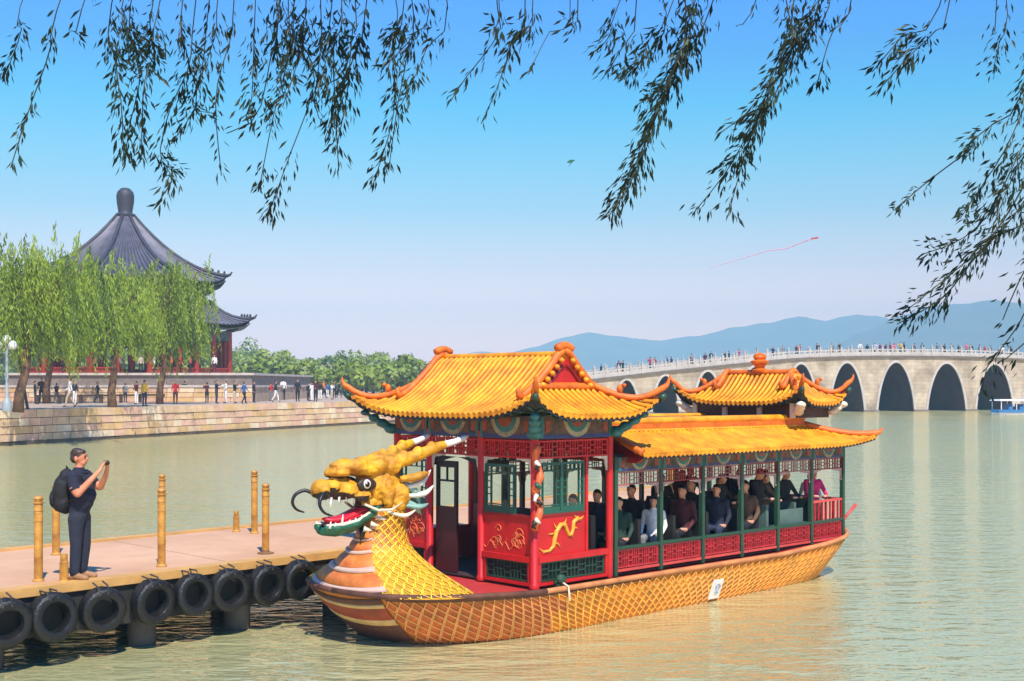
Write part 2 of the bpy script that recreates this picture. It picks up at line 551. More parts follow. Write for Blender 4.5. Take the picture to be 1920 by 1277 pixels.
def oct_roof(name, r0, z0, r1, z1, lift, rows, steps=9):
    # concave radial profile from (r0,z0) at the eave to (r1,z1) at the top
    root = MB(); ribs = MB(); hips_all = []
    def P(k, t, s, off=0.0):
        x = s
        rr = r0 + (r1 - r0) * x
        zz = z0 + (z1 - z0) * (0.42 * x + 0.58 * x * x)
        p = octpt(rr, k, zz).lerp(octpt(rr, k + 1, zz), t)
        e = abs(2 * t - 1) ** 4 * (1 - s) ** 2.2
        p.z += lift * e + off
        p.x *= 1 + .035 * e; p.y *= 1 + .035 * e
        return p
    for k in range(8):
        root.grid(lambda i, j: P(k, i, j), 14, steps)
        for q in range(rows):
            t = (q + .5) / rows
            ribs.tube([P(k, t, s / steps, 0.05) for s in range(steps + 1)], [0.10 - 0.05 * s / steps for s in range(steps + 1)], 4, 0, True)
        hips = MB(); hips_all.append(hips)
        hips.tube([P(k, 0, s / steps, 0.14) for s in range(steps + 1)], [0.20 - .03 * s / steps for s in range(steps + 1)], 6)
        for b in range(4):
            hips.ell(P(k, 0, 0.02 + b * 0.06, 0.42), (.12, .12, .2), 6, 4)
        e = P(k, 0, 0, 0.14); d = Vector((e.x, e.y, 0)).normalized()
        hips.tube([e, e + d * .35 + Vector((0, 0, .12)), e + d * .55 + Vector((0, 0, .4))], [.18, .13, .06], 6)
    r = root.build(name, M_SLATE_D, pav, fix=True)
    q = ribs.build('tile_rows', M_SLATE, r); q['kind'] = 'stuff'
    for hips in hips_all: hips.build('hip_ridge', M_SLATE_D, r, smooth=True)
    sof = MB()
    for k in range(8):
        sof.grid(lambda i, j: P(k, i, j * .25, -0.28 - .5 * j), 10, 2)
    sof.build('soffit', M_TEAL, r)
    raf = MB()
    for k in range(8):
        for q in range(16):
            t = (q + .5) / 16
            raf.tube([P(k, t, 0.01, -.14), P(k, t, .2, -.3)], .07, 4)
    q = raf.build('rafters', M_DARKWOOD, r); q['kind'] = 'stuff'
    return r
zz = lambda py: EYE + (HORIZON - py) / 19.5 - GROUND
oct_roof('upper_roof', 9.4, zz(533), 0.75, zz(405), 0.65, 13)
oct_roof('lower_roof', 11.7, zz(612), 8.0, zz(566), 0.6, 15, 5)
MB().lathe([(0.85, 0), (.95, .15), (.72, .3), (.66, .5), (.80, 1.4), (.84, 2.0), (.74, 2.4), (.42, 2.75), (0, 2.85)], (0, 0, zz(407)), 16).build('finial', M_SLATE_D, pav, smooth=40)
def octring(r, z0, z1, th):
    mb = MB()
    for k in range(8):
        a, b = octpt(r, k, z0), octpt(r, k + 1, z0)
        mb.bar((a.x, a.y, (z0 + z1) / 2), (b.x, b.y, (z0 + z1) / 2), th, z1 - z0)
    return mb
octring(7.6, zz(572), zz(535), .3).build('upper_frieze', M_TEAL, pav)
octring(8.3, zz(548), zz(538), .5).build('bracket_band', M_DARKWOOD, pav)
octring(10.0, zz(640), zz(622), .35).build('lower_frieze', M_TEAL, pav)
octring(7.0, zz(650), zz(575), .25).build('inner_frieze', M_DARKWOOD, pav)
for k in range(8):
    for t in (0, .33, .67):
        p = octpt(10.0, k, 0).lerp(octpt(10.0, k + 1, 0), t)
        MB().lathe([(.42, 0), (.42, .15), (.27, .18), (.26, zz(622) - TZ)], (p.x, p.y, TZ), 10).build('column', M_REDCOL, pav, smooth=40)
    for t in (0, .5):
        p = octpt(7.0, k, 0).lerp(octpt(7.0, k + 1, 0), t)
        MB().lathe([(.3, 0), (.28, zz(575) - TZ)], (p.x, p.y, TZ), 8).build('column', M_REDCOL, pav, smooth=40)
    a, b = octpt(10.0, k, TZ + .5), octpt(10.0, k + 1, TZ + .5)
    for t0 in (0, 1, 2):
        if k == 6 and t0 == 1: continue
        p, q = a.lerp(b, t0 / 3 + .03), a.lerp(b, t0 / 3 + .3)
        MB().bar(p, q, .35, .1).bar(p - Vector((0, 0, .25)), q - Vector((0, 0, .25)), .08, .4).build('bench_rail', M_REDCOL, pav)

# ------------------------------------------------------------------ low fence along the promenade
M_FENCE = mat('fence_wood', srgb(66, 48, 40), 0.8, 0.25, 2.0)
fence = empty('promenade_fence', (0, 0, GROUND))
tag(fence, 'low dark wooden post and rail fence along the promenade', 'fence')
f0, f1 = gpt(70, 758, GROUND), gpt(425, 752, GROUND)
nf = 11
fp = [f0.lerp(f1, i / (nf - 1)) for i in range(nf)]
for i, p in enumerate(fp):
    MB().box(p.x - .11, p.x + .11, p.y - .11, p.y + .11, 0, .72).build('post', M_FENCE, fence)
    if i < nf - 1:
        q = fp[i + 1]
        MB().bar((p.x, p.y, .62), (q.x, q.y, .62), .12, .14).build('rail', M_FENCE, fence)
# lamp standard at the left edge
M_GLOBE = mat('lamp_globe_white', (0.75, 0.76, 0.74), 0.3, 0.03)
M_LAMP = mat('lamp_post_grey', srgb(140, 150, 150), 0.5, 0.1)
lp = gpt(13, 771, GROUND)
lamp = empty('street_lamp', lp)
tag(lamp, 'pale grey street lamp with white globes at the left edge of the promenade', 'lamp')
MB().lathe([(.28, 0), (.28, .5), (.18, .62), (.10, .8), (.075, 3.5), (.05, 3.9)], n=10).build('post', M_LAMP, lamp, smooth=40)
for a, zz_ in ((0, 4.1), (R(100), 3.75), (R(220), 3.75), (R(330), 3.75)):
    r = 0.0 if a == 0 else .5
    x, y = r * math.cos(a), r * math.sin(a)
    if r: MB().tube([(0, 0, 3.3), (x * .7, y * .7, 3.35), (x, y, 3.6)], .03, 5).build('arm', M_LAMP, lamp)
    MB().ell((x, y, zz_), (.26, .26, .26), 12, 8).build('globe', M_GLOBE, lamp, smooth=True)

# ------------------------------------------------------------------ willows round the pavilion
M_BARK = mat('willow_bark', srgb(104, 76, 52), 0.9, 0.35, 3.0, 0.6, 8)
LEAF_W = [leaf_mat('willow_leaf', (0.22, 0.33, 0.016), (0.36, 0.46, 0.035), 0.35), leaf_mat('willow_leaf_deep', (0.075, 0.14, 0.014), (0.14, 0.22, 0.025), 0.35)]
def willow(base, lean, h, spread, seed, label, nst=190, trunk_r=.38, long=1.0, sway=0.25):
    rng = random.Random(seed)
    t = empty('willow_tree', base)
    tag(t, label, 'tree', 'willows beside the pavilion')
    fork = Vector((lean[0] * .5, lean[1] * .5, h * .42))
    MB().tube([(0, 0, -.1), fork * .25 + Vector((-.08, 0, 0)), fork * .6 + Vector((.1, 0, 0)), fork], [trunk_r * 1.25, trunk_r, trunk_r * .85, trunk_r * .7], 10).build('trunk', M_BARK, t, smooth=True)
    br = MB(); lf = MB()
    tips = []
    nb = 11
    for i in range(nb):
        a = 2 * math.pi * (i + rng.uniform(-.25, .25)) / nb
        rr = spread * rng.uniform(.3, .85)
        tip = Vector((lean[0] + math.cos(a) * rr, lean[1] + math.sin(a) * rr, h * rng.uniform(.74, .98)))
        mid = fork.lerp(tip, .5) + Vector((0, 0, h * .10))
        br.tube([fork, fork.lerp(mid, .5) + Vector((0, 0, .15)), mid, mid.lerp(tip, .6) + Vector((0, 0, .25)), tip], [trunk_r * .5, trunk_r * .4, trunk_r * .26, trunk_r * .15, .04], 6)
        tips += [(mid.lerp(tip, s) + Vector((0, 0, .2 * math.sin(s * 3.1)))) for s in (.2, .4, .6, .8, 1.0)]
        tips += [fork.lerp(mid, .7)]
    for i in range(nst):
        st = rng.choice(tips) + Vector((rng.gauss(0, .75), rng.gauss(0, .75), rng.gauss(0, .5)))
        L = rng.uniform(.22, .62) * h * long
        L = min(L, st.z - (rng.uniform(3.0, 5.0) if rng.random() < .9 else rng.uniform(1.6, 2.6)))
        if L < .5: continue
        out = Vector((st.x - lean[0], st.y - lean[1], 0))
        out = out.normalized() * rng.uniform(.1, .7) if out.length > .1 else Vector()
        mi = 0 if rng.random() < .76 else 1
        n = int(L * 21)
        if rng.random() < .22:   # upright shoots break the outline of the crown
            for k in range(14):
                s = k / 14
                c = st + Vector((sway * .6 * s, 0, 1.1 * s)) + Vector((rng.gauss(0, .06), rng.gauss(0, .06), 0))
                a = Vector((rng.gauss(0, .3), rng.gauss(0, .3), 1)).normalized() * .18
                b = a.cross(Vector((rng.gauss(0, 1), rng.gauss(0, 1), 0))).normalized() * .05
                lf.add([c - a, c - b, c + a, c + b], [(0, 1, 2, 3)], mi)
        for k in range(n):
            s = k / n
            c = st + out * (1 - (1 - s) ** 2.2) + Vector((sway * s * s * 1.6, 0, .3 * math.sin(min(1, s * 3) * 3.14) - L * s)) + Vector((rng.gauss(0, .10), rng.gauss(0, .10), rng.gauss(0, .06)))
            a = Vector((rng.gauss(0, .42) + sway * .5, rng.gauss(0, .42), -1)).normalized() * rng.uniform(.10, .21)
            b = a.cross(Vector((rng.gauss(0, 1), rng.gauss(0, 1), rng.gauss(0, .3)))).normalized() * rng.uniform(.022, .042)
            lf.add([c - a, c - b, c + a, c + b], [(0, 1, 2, 3)], mi if rng.random() < .9 else 1 - mi)
    br.build('limbs', M_BARK, t, smooth=True)
    lf.build('crown', LEAF_W, t)
    return t
w1 = willow(gpt(34, 770, GROUND), (1.0, .5), 9.3, 4.2, 21, 'leaning willow with sunlit orange trunk nearest the left edge of the promenade', 360, .27)
w2 = willow(gpt(211, 764, GROUND), (-.3, 1.0), 9.6, 4.0, 22, 'willow with dark trunk standing before the middle of the pavilion', 220, .26, 1.05)
w3 = willow(Vector((-27.0, 94, GROUND)), (.8, 0), 11.0, 3.2, 23, 'tall willow draping the right half of the pavilion', 190, .25, 1.15)
w4 = willow(Vector((-43.5, 92, GROUND)), (0, 0), 11.2, 4.6, 24, 'bushy willow behind the lamp at the far left', 360, .28)
w5 = willow(Vector((-36.8, 97, GROUND)), (.5, 0), 10.6, 3.9, 25, 'willow covering the left side of the pavilion', 290, .26)
# prop under the leaning trunk
pp = gpt(52, 768, GROUND)
o = MB().tube([(0, 0, 0), (-.75, .1, 4.2)], [.09, .08], 6).build('tree_prop', M_FENCE); o.location = pp
tag(o, 'slanting dark wooden prop beside the leaning willow trunk', 'prop')
# ------------------------------------------------------------------ seventeen-arch stone bridge
M_BR = mat('bridge_stone', srgb(162, 144, 120), 0.9, 0.2, 0.35, 0.5, 1.6, col2=srgb(200, 184, 158))
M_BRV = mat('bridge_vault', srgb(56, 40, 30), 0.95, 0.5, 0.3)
M_BRW = mat('bridge_marble', srgb(178, 170, 160), 0.8, 0.1, 1.0)
M_BRC = mat('bridge_cornice', srgb(112, 102, 90), 0.9, 0.15, 1.0)
def stone_courses(m, w, h):
    # recessed joints between the ashlar blocks, drawn on the vertical face
    n, l = m.node_tree.nodes, m.node_tree.links
    b = n['Principled BSDF']
    tc = n.new('ShaderNodeTexCoord')
    sx = n.new('ShaderNodeSeparateXYZ'); cx = n.new('ShaderNodeCombineXYZ')
    l.new(tc.outputs['Object'], sx.inputs[0]); l.new(sx.outputs['X'], cx.inputs['X']); l.new(sx.outputs['Z'], cx.inputs['Y'])
    br = n.new('ShaderNodeTexBrick')
    br.inputs['Scale'].default_value = 1.0
    br.inputs['Brick Width'].default_value = w
    br.inputs['Row Height'].default_value = h
    br.inputs['Mortar Size'].default_value = 0.03
    br.inputs['Color1'].default_value = (1, 1, 1, 1)
    br.inputs['Color2'].default_value = (0.72, 0.70, 0.66, 1)
    br.inputs['Mortar'].default_value = (0.45, 0.42, 0.38, 1)
    l.new(cx.outputs[0], br.inputs['Vector'])
    src = b.inputs['Base Color'].links[0].from_socket
    mu = n.new('ShaderNodeMix'); mu.data_type = 'RGBA'; mu.blend_type = 'MULTIPLY'
    mu.inputs['Factor'].default_value = 0.45
    l.new(src, mu.inputs['A']); l.new(br.outputs['Color'], mu.inputs['B'])
    l.new(mu.outputs['Result'], b.inputs['Base Color'])
stone_courses(M_BR, 1.15, 0.5)
BP, BD = Vector((18.8, 149.0)), Vector((0.942, 0.335)).normalized()
def bt(px):
    k = (px - 960) / FPX
    return (BP.y * k - BP.x) / (BD.x - BD.y * k)
def bz(px, py):
    return EYE + (HORIZON - py) / FPX * (BP.y + BD.y * bt(px))
bridge = empty('stone_bridge', (BP.x, BP.y, 0), math.atan2(BD.y, BD.x))
tag(bridge, 'long pale stone arch bridge with marble balustrade crossing the lake', 'bridge')
deck_px = [(880, 734), (1000, 722), (1060, 717), (1100, 712), (1180, 703), (1260, 694), (1340, 686), (1420, 678), (1500, 671), (1600, 667.5), (1700, 667), (1800, 668), (1860, 670), (1920, 673), (2000, 679), (2100, 689), (2250, 706)]
DK = [(bt(x), bz(x, y)) for x, y in deck_px]
def smooth_interp(tab, t):
    if t <= tab[0][0]: return tab[0][1]
    for i in range(len(tab) - 1):
        if tab[i][0] <= t <= tab[i + 1][0]:
            a, b = tab[i], tab[i + 1]
            p = tab[max(i - 1, 0)]; q = tab[min(i + 2, len(tab) - 1)]
            s = (t - a[0]) / (b[0] - a[0])
            m0 = (b[1] - p[1]) / (b[0] - p[0]) * (b[0] - a[0]); m1 = (q[1] - a[1]) / (q[0] - a[0]) * (b[0] - a[0])
            return (2 * s**3 - 3 * s**2 + 1) * a[1] + (s**3 - 2 * s**2 + s) * m0 + (-2 * s**3 + 3 * s**2) * b[1] + (s**3 - s**2) * m1
    return tab[-1][1]
deck = lambda t: smooth_interp(DK, t)
arch_px = [(1035, 727, 36), (1105, 720, 42), (1175, 713, 46), (1248, 705, 50), (1327, 697, 54), (1416, 688, 58), (1502, 683, 60), (1588, 681, 64), (1680, 680, 68), (1775, 682, 71), (1865, 684, 68), (1948, 689, 62), (2026, 696, 56), (2100, 704, 50)]
ARC = []
for x, y, w in arch_px:
    t = bt(x); hw = (bt(x + w / 2) - bt(x - w / 2)) / 2
    ARC.append((t, hw, bz(x, y)))
BW = 7.6
def archz(x, zt):
    return -0.5 + (zt + 0.5) * (1 - min(1, abs(x)) ** 2.0) ** 0.60
fac = {0.0: MB(), BW: MB()}; vault = MB()
NS = 26
tcur = DK[0][0]
def strip(mb, t0, b0, t1, b1, y=0.0):
    mb.add([(t0, y, b0), (t1, y, b1), (t1, y, deck(t1)), (t0, y, deck(t0))], [(0, 1, 2, 3) if y == 0 else (3, 2, 1, 0)])
for (tc, hw, zt) in ARC + [(DK[-1][0] + 1.0, 1.0, None)]:
    a, b = tc - hw, tc + hw
    if a > tcur:
        n = max(1, int((a - tcur) / 1.2))
        for i in range(n):
            for y in (0.0, BW):
                strip(fac[y], tcur + (a - tcur) * i / n, -0.5, tcur + (a - tcur) * (i + 1) / n, -0.5, y)
    if zt is None: break
    xs = [-math.cos(math.pi * i / NS) for i in range(NS + 1)]
    pr = [(tc + hw * x, archz(x, zt)) for x in xs]
    for i in range(NS):
        for y in (0.0, BW):
            strip(fac[y], pr[i][0], pr[i][1], pr[i + 1][0], pr[i + 1][1], y)
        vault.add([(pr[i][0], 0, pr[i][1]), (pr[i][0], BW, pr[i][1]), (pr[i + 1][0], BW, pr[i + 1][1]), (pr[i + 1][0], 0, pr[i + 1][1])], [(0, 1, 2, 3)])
    ring = MB()
    def sc(p, k):
        return (tc + (p[0] - tc) * (1 + k / hw), -0.5 + (p[1] + .5) * (1 + k / (zt + .5)))
    for i in range(NS):
        q0, q1 = pr[i], pr[i + 1]
        r0, r1 = sc(q0, .34), sc(q1, .34)
        ring.hexa([(q0[0], .1, q0[1]), (q0[0], -.09, q0[1]), (q1[0], -.09, q1[1]), (q1[0], .1, q1[1]), (r0[0], .1, r0[1]), (r0[0], -.09, r0[1]), (r1[0], -.09, r1[1]), (r1[0], .1, r1[1])])
    ring.build('arch_ring', M_BRW, bridge, fix=True)
    tcur = b
for f_ in fac.values(): f_.build('spandrel_wall', M_BR, bridge)
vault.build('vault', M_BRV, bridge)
tA, tB = DK[0][0], DK[-1][0]
dk = MB(); cor = {0.0: MB(), BW: MB()}
NB = 110
for i in range(NB):
    t0, t1 = tA + (tB - tA) * i / NB, tA + (tB - tA) * (i + 1) / NB
    dk.add([(t0, 0, deck(t0)), (t1, 0, deck(t1)), (t1, BW, deck(t1)), (t0, BW, deck(t0))], [(0, 1, 2, 3)])
    for y in (0.0, BW):
        s = -1 if y == 0 else 1
        cor[y].hexa([(t0, y - .2, deck(t0) - .28), (t1, y - .2, deck(t1) - .28), (t1, y + .2, deck(t1) - .28), (t0, y + .2, deck(t0) - .28), (t0, y - .26, deck(t0) - .003), (t1, y - .26, deck(t1) - .003), (t1, y + .25, deck(t1) - .003), (t0, y + .25, deck(t0) - .003)])
dk.build('deck', M_PAVE, bridge)
for c_ in cor.values(): c_.build('cornice', M_BRC, bridge)
for y in (0.05, BW - .05):
    bal = MB()
    n = int((tB - tA) / 1.55)
    for i in range(n):
        t0, t1 = tA + (tB - tA) * i / n, tA + (tB - tA) * (i + 1) / n
        d0, d1 = deck(t0), deck(t1)
        bal.box(t0 - .11, t0 + .11, y - .11, y + .11, d0, d0 + 1.15)
        bal.ell((t0, y, d0 + 1.28), (.1, .1, .16), 6, 4)
        for h0, h1 in ((.02, .5), (.72, .86)):
            bal.hexa([(t0 + .11, y - .06, d0 + h0), (t1 - .11, y - .06, d1 + h0), (t1 - .11, y + .06, d1 + h0), (t0 + .11, y + .06, d0 + h0), (t0 + .11, y - .06, d0 + h1), (t1 - .11, y - .06, d1 + h1), (t1 - .11, y + .06, d1 + h1), (t0 + .11, y + .06, d0 + h1)])
        tm, dm = (t0 + t1) / 2, (d0 + d1) / 2
        bal.box(tm - .12, tm + .12, y - .05, y + .05, dm + .5, dm + .72)
    o = bal.build('balustrade', M_BRW, bridge); o['kind'] = 'stuff'
for (a, b) in zip(ARC, ARC[1:]):      # pointed cutwater footings between the arches
    c0 = (a[0] + a[1] + b[0] - b[1]) / 2; hw = (b[0] - b[1] - a[0] - a[1]) / 2 + .12
    MB().box(c0 - hw, c0 + hw, -.25, .05, -.5, .22).build('footing', M_BRC, bridge)

# ------------------------------------------------------------------ blue excursion boat under the bridge
M_BLUE = mat('boat_blue', srgb(40, 110, 160), 0.4, 0.1)
M_WHITE = mat('white_paint', (0.72, 0.72, 0.70), 0.45, 0.06, 2.0)
tb = empty('excursion_boat', gpt(1857, 777.5, 0), R(8))
tag(tb, 'small blue and white canopied excursion boat beneath the bridge at the right edge', 'boat')
hullp = [(0, 0), (.6, -.9), (1.4, -1.1), (8.5, -1.1), (8.9, 0), (8.5, 1.1), (1.4, 1.1), (.6, .9)]
MB().prism([(x * .96 + .15, y * .85, -.1) for x, y in hullp], (0, 0, .35)).build('hull', M_WHITE, tb, fix=True)
MB().prism([(x, y, .25) for x, y in hullp], (0, 0, .35)).build('gunwale', M_BLUE, tb, fix=True)
MB().hexa([(.5, -1.2, 1.62), (8.6, -1.2, 1.62), (8.6, 1.2, 1.62), (.5, 1.2, 1.62), (.7, -1.0, 1.80), (8.5, -1.0, 1.80), (8.5, 1.0, 1.80), (.7, 1.0, 1.80)]).build('canopy', M_WHITE, tb)
for x in (.8, 2.7, 4.6, 6.5, 8.3):
    for y in (-1.0, 1.0):
        MB().box(x - .04, x + .04, y - .04, y + .04, .6, 1.63).build('post', M_WHITE, tb)
for x in (1.8, 3.2, 5.0, 6.8):
    MB().box(x, x + .5, -.9, .9, .6, .95).box(x + .4, x + .5, -.9, .9, .95, 1.25).build('seat', M_BLUE, tb)

# ------------------------------------------------------------------ pier with bollards and tyres
M_DECK = mat('pier_deck', srgb(190, 144, 108), 0.85, 0.10, 0.5, 0.25, 18, col2=srgb(204, 160, 124))
M_KERB = mat('pier_kerb_yellow', srgb(194, 146, 80), 0.65, 0.14, 2.0, 0.2, 12)
M_CONC = mat('pier_concrete_dark', srgb(36, 33, 30), 0.8, 0.35, 1.5, 0.4, 6)
M_PILE = mat('pile_concrete', srgb(74, 72, 68), 0.8, 0.3, 1.5, 0.4, 6)
PZ = 1.0
PD = Vector((0.70, 0.714)).normalized(); PN = Vector((-PD.y, PD.x))
PP = Vector((-4.2, 17.23)) + PN * 0.14
pier = empty('pier', (PP.x, PP.y, 0), math.atan2(PD.y, PD.x))
tag(pier, 'long tan concrete boarding pier with yellow edges behind the dragon boat', 'pier')
PL0, PL1, PW = -9.5, 15.6, 4.0
MB().box(PL0, PL1, .26, PW - .22, PZ - .3, PZ - .02).build('deck', M_CONC, pier)
ns = 10
for i in range(ns):
    a_, b_ = PL0 + (PL1 - PL0) * i / ns, PL0 + (PL1 - PL0) * (i + 1) / ns
    MB().box(a_ + .006, b_ - .006, .262, PW - .222, PZ - .018, PZ + random.uniform(-.003, .003)).build('deck_slab', M_DECK, pier)
MB().box(PL0, PL1, 0, .26, PZ - .09, PZ + .02).build('kerb', M_KERB, pier)
MB().box(PL0, PL1, PW - .22, PW, PZ - .12, PZ + .03).build('kerb', M_KERB, pier)
MB().box(PL0, PL1, .05, .4, PZ - .62, PZ - .09).build('edge_beam', M_CONC, pier)
MB().box(PL0, PL1, PW - .4, PW - .04, PZ - .62, PZ - .12).build('edge_beam', M_CONC, pier)
def pier_t(px):
    k = (px - 960) / FPX
    return (PP.y * k - PP.x) / (PD.x - PD.y * k)
for px in (0, 290, 470):
    for y in (.35, PW - .4):
        t = pier_t(px)
        MB().lathe([(.19, -1.2), (.19, PZ - .62)], (t, y, 0), 12).build('pile', M_PILE, pier, smooth=40)
for t in (2.5, 6, 9.5, 13):
    for y in (.35, PW - .4):
        MB().lathe([(.19, -1.2), (.19, PZ - .62)], (t, y, 0), 12).build('pile', M_PILE, pier, smooth=40)
for t in [PL0 + 1.2 + i * 2.1 for i in range(12)]:
    MB().box(t - .12, t + .12, .4, PW - .4, PZ - .6, PZ - .3).build('cross_beam', M_CONC, pier)

M_GOLD = mat('bollard_gold', srgb(176, 116, 36), 0.5, 0.3, 5.0, 0.3, 30, col2=srgb(206, 150, 62), dirt=.6)
M_RUST = mat('bollard_base_rust', srgb(120, 84, 50), 0.8, 0.3, 8.0)
def bollard(px, py, h, label, ball=True, rad=.056, flange=False):
    b = empty('bollard', gpt(px, py, PZ))
    tag(b, label, 'bollard', 'golden bollards on the pier')
    if ball:
        MB().lathe([(rad, 0), (rad, h * .70), (rad * 1.08, h * .70), (rad * 1.08, h * .715), (rad, h * .73), (rad, h - .2), (rad * 1.12, h - .2), (rad * 1.12, h - .185), (rad, h - .17), (rad, h - .10)], n=14).build('shaft', M_GOLD, b, smooth=35)
        MB().lathe([(rad * 1.25, h - .10), (rad * 1.25, h - .085), (rad * .8, h - .08), (rad * .95, h - .06), (rad * 1.15, h - .035), (rad * .9, h - .008), (0.001, h)], n=14).build('ball_cap', M_GOLD, b, smooth=35)
    else:
        MB().lathe([(rad, 0), (rad, h - .10), (rad * .82, h - .09), (rad * .82, h), (0.001, h)], n=14).build('shaft', M_GOLD, b, smooth=35)
    pl = MB().lathe([(rad * (2.3 if flange else 1.35), 0), (rad * (2.3 if flange else 1.35), .015), (rad * 1.1, .03), (rad * 1.02, .06 if flange else .035)], n=14).build('base_plate', M_RUST if flange else M_GOLD, b, smooth=35)
    return b
bollard(72, 1090, 1.13, 'tall golden bollard with worn collars at the far left of the pier')
bollard(105, 1040, 1.08, 'golden bollard half hidden behind the backpack of the man')
bollard(120, 1092, .37, 'short golden stub bollard beside the feet of the man', False)
bollard(303, 1062, 1.12, 'tall golden bollard on the near edge right of the man')
bollard(304, 1016, 1.12, 'golden bollard on the far edge hiding behind the near one', rad=.05)
bollard(443, 997, .36, 'short golden stub bollard on the far edge of the pier', False, .055)
bollard(477, 1000, 1.10, 'slim golden bollard on the far edge left of the dragon')
bollard(498, 1038, 1.08, 'scraped golden bollard with round base flange left of the dragon', flange=True)
bollard(1257, 948, 1.1, 'golden bollard seen through the open side of the boat')
M_TYRE = mat('tyre_rubber', srgb(13, 13, 14), 0.5, 0.5, 6.0, 0.5, 25)
M_ROPE = mat('rope_dark', srgb(58, 52, 46), 0.9, 0.2, 20)
def tyre_mesh():
    prof = [(.175, -.07), (.19, -.105), (.235, -.118), (.285, -.105), (.305, -.085), (.312, -.04), (.306, -.028), (.312, -.016), (.312, .016), (.306, .028), (.312, .04), (.305, .085), (.285, .105), (.235, .118), (.19, .105), (.175, .07)]
    mb = MB(); n = 40; k = len(prof)
    for j in range(n):
        t = 2 * math.pi * j / n
        for i, (r, y) in enumerate(prof):
            rr = r - (.008 if (j % 2 and 4 <= i <= 11) else 0)
            mb.v.append((rr * math.cos(t), y, rr * math.sin(t)))
    for j in range(n):
        for i in range(k):
            mb.f.append((j * k + i, j * k + (i + 1) % k, ((j + 1) % n) * k + (i + 1) % k, ((j + 1) % n) * k + i)); mb.m.append(0)
    return mb.mesh('tyre', M_TYRE)
TYME = tyre_mesh()
TYME.polygons.foreach_set('use_smooth', [True] * len(TYME.polygons)); TYME.set_sharp_from_angle(angle=R(40))
where = ['cut off by the left edge of the photo', 'below the far left golden bollard', 'second whole one from the left', 'below the near bollard right of the man', 'fourth whole one from the left', 'third from the dragon bow', 'second from the dragon bow', 'next to the dragon bow']
for i, (px, py) in enumerate([(3, 1168), (90, 1157), (183, 1143), (277, 1128), (353, 1115), (420, 1106), (490, 1097), (552, 1087)]):
    t = pier_t(px)
    P2 = PP + PD * t - PN * 0.13
    z = EYE - (py - HORIZON) / FPX * P2.y
    rt = empty('tyre', (P2.x, P2.y, z), math.atan2(PD.y, PD.x) + R([-3, 4, -5, 6, 2, -4, 3, 0][i]))
    rt.rotation_euler.x = R([6, -4, 7, 3, -5, 4, 2, 6][i])
    tag(rt, 'black tyre fender on the pier, ' + where[i], 'tyre', 'tyre fenders along the pier')
    c = link('tread', TYME, rt)
    c.scale = ([1.0, 1.03, .97, 1.0, .95, .98, .96, .97][i],) * 3
    rp = MB().tube([(.0, .05, .20), (.02, -.125, .24), (.03, -.06, .335), (.03, .11, .35)], .012, 5).tube([(-.06, .05, .20), (-.09, -.125, .23), (-.1, -.06, .325), (-.1, .11, .34)], .012, 5).build('rope', M_ROPE, rt)
# ------------------------------------------------------------------ dragon boat (own frame: x to the stern, y to the far side, z up from the deck)
boat = empty('dragon_boat')
BA = Vector((0.316, 17.40, 0.7054))
BM = Matrix(((0.7171, -0.69696, 0.00324, BA.x), (0.69694, 0.71711, 0.00574, BA.y), (-0.00633, -0.00186, 0.99998, BA.z), (0, 0, 0, 1)))
boat.matrix_world = BM
tag(boat, 'red and gold dragon boat with yellow tiled roofs moored beside the pier', 'boat')
W_, C_, LA, HL, HT = 3.0946, 1.547, 1.606, 1.826, 2.1065
RED = mat('lacquer_red', srgb(184, 16, 20), 0.5, 0.15, 2.0, 0.1, 20)
REDD = mat('lacquer_red_dark', srgb(130, 18, 22), 0.45, 0.15, 2.0)
REDL = mat('rail_red_pink', srgb(196, 70, 62), 0.5, 0.15, 3.0)
GREEN = mat('post_green', srgb(30, 66, 48), 0.45, 0.15, 2.0, coat=0.1)
GREENW = mat('window_green', srgb(28, 84, 68), 0.45, 0.15, 2.0)
BLACK = mat('plain_black', srgb(26, 24, 24), 0.6, 0.2, 2.0)  # even black for seats, door frames, grille backings and camera body
GOLD = mat('gold_relief', srgb(214, 150, 44), 0.4, 0.15, 6.0)
TILE = mat('glazed_tile_yellow', srgb(226, 138, 6), 0.5, 0.28, 3.0, 0.3, 14, col2=srgb(244, 166, 18), dirt=.3)
TILED = mat('glazed_tile_valley', srgb(124, 48, 4), 0.6, 0.3, 5.0)
TILER = mat('glazed_ridge_orange', srgb(206, 100, 6), 0.55, 0.3, 5.0, 0.4, 10)
CREAM = mat('cream_carving', srgb(206, 196, 170), 0.6, 0.12, 5.0)
TEAL = mat('beam_teal', srgb(40, 104, 104), 0.5, 0.2, 5.0)
NAVY = mat('beam_blue', srgb(40, 52, 110), 0.5, 0.2, 5.0)
BEAM = mat('beam_painted', srgb(52, 62, 60), 0.55, 0.45, 7.0, col2=srgb(110, 74, 54))
ORANGE = mat('paint_orange', srgb(206, 92, 40), 0.5, 0.15, 4.0)
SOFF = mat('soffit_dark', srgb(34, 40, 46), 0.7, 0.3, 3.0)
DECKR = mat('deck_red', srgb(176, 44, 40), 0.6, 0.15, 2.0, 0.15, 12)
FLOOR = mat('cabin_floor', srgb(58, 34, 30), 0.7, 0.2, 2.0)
WHITE = mat('white_enamel', (0.76, 0.74, 0.70), 0.45, 0.06, 4.0)

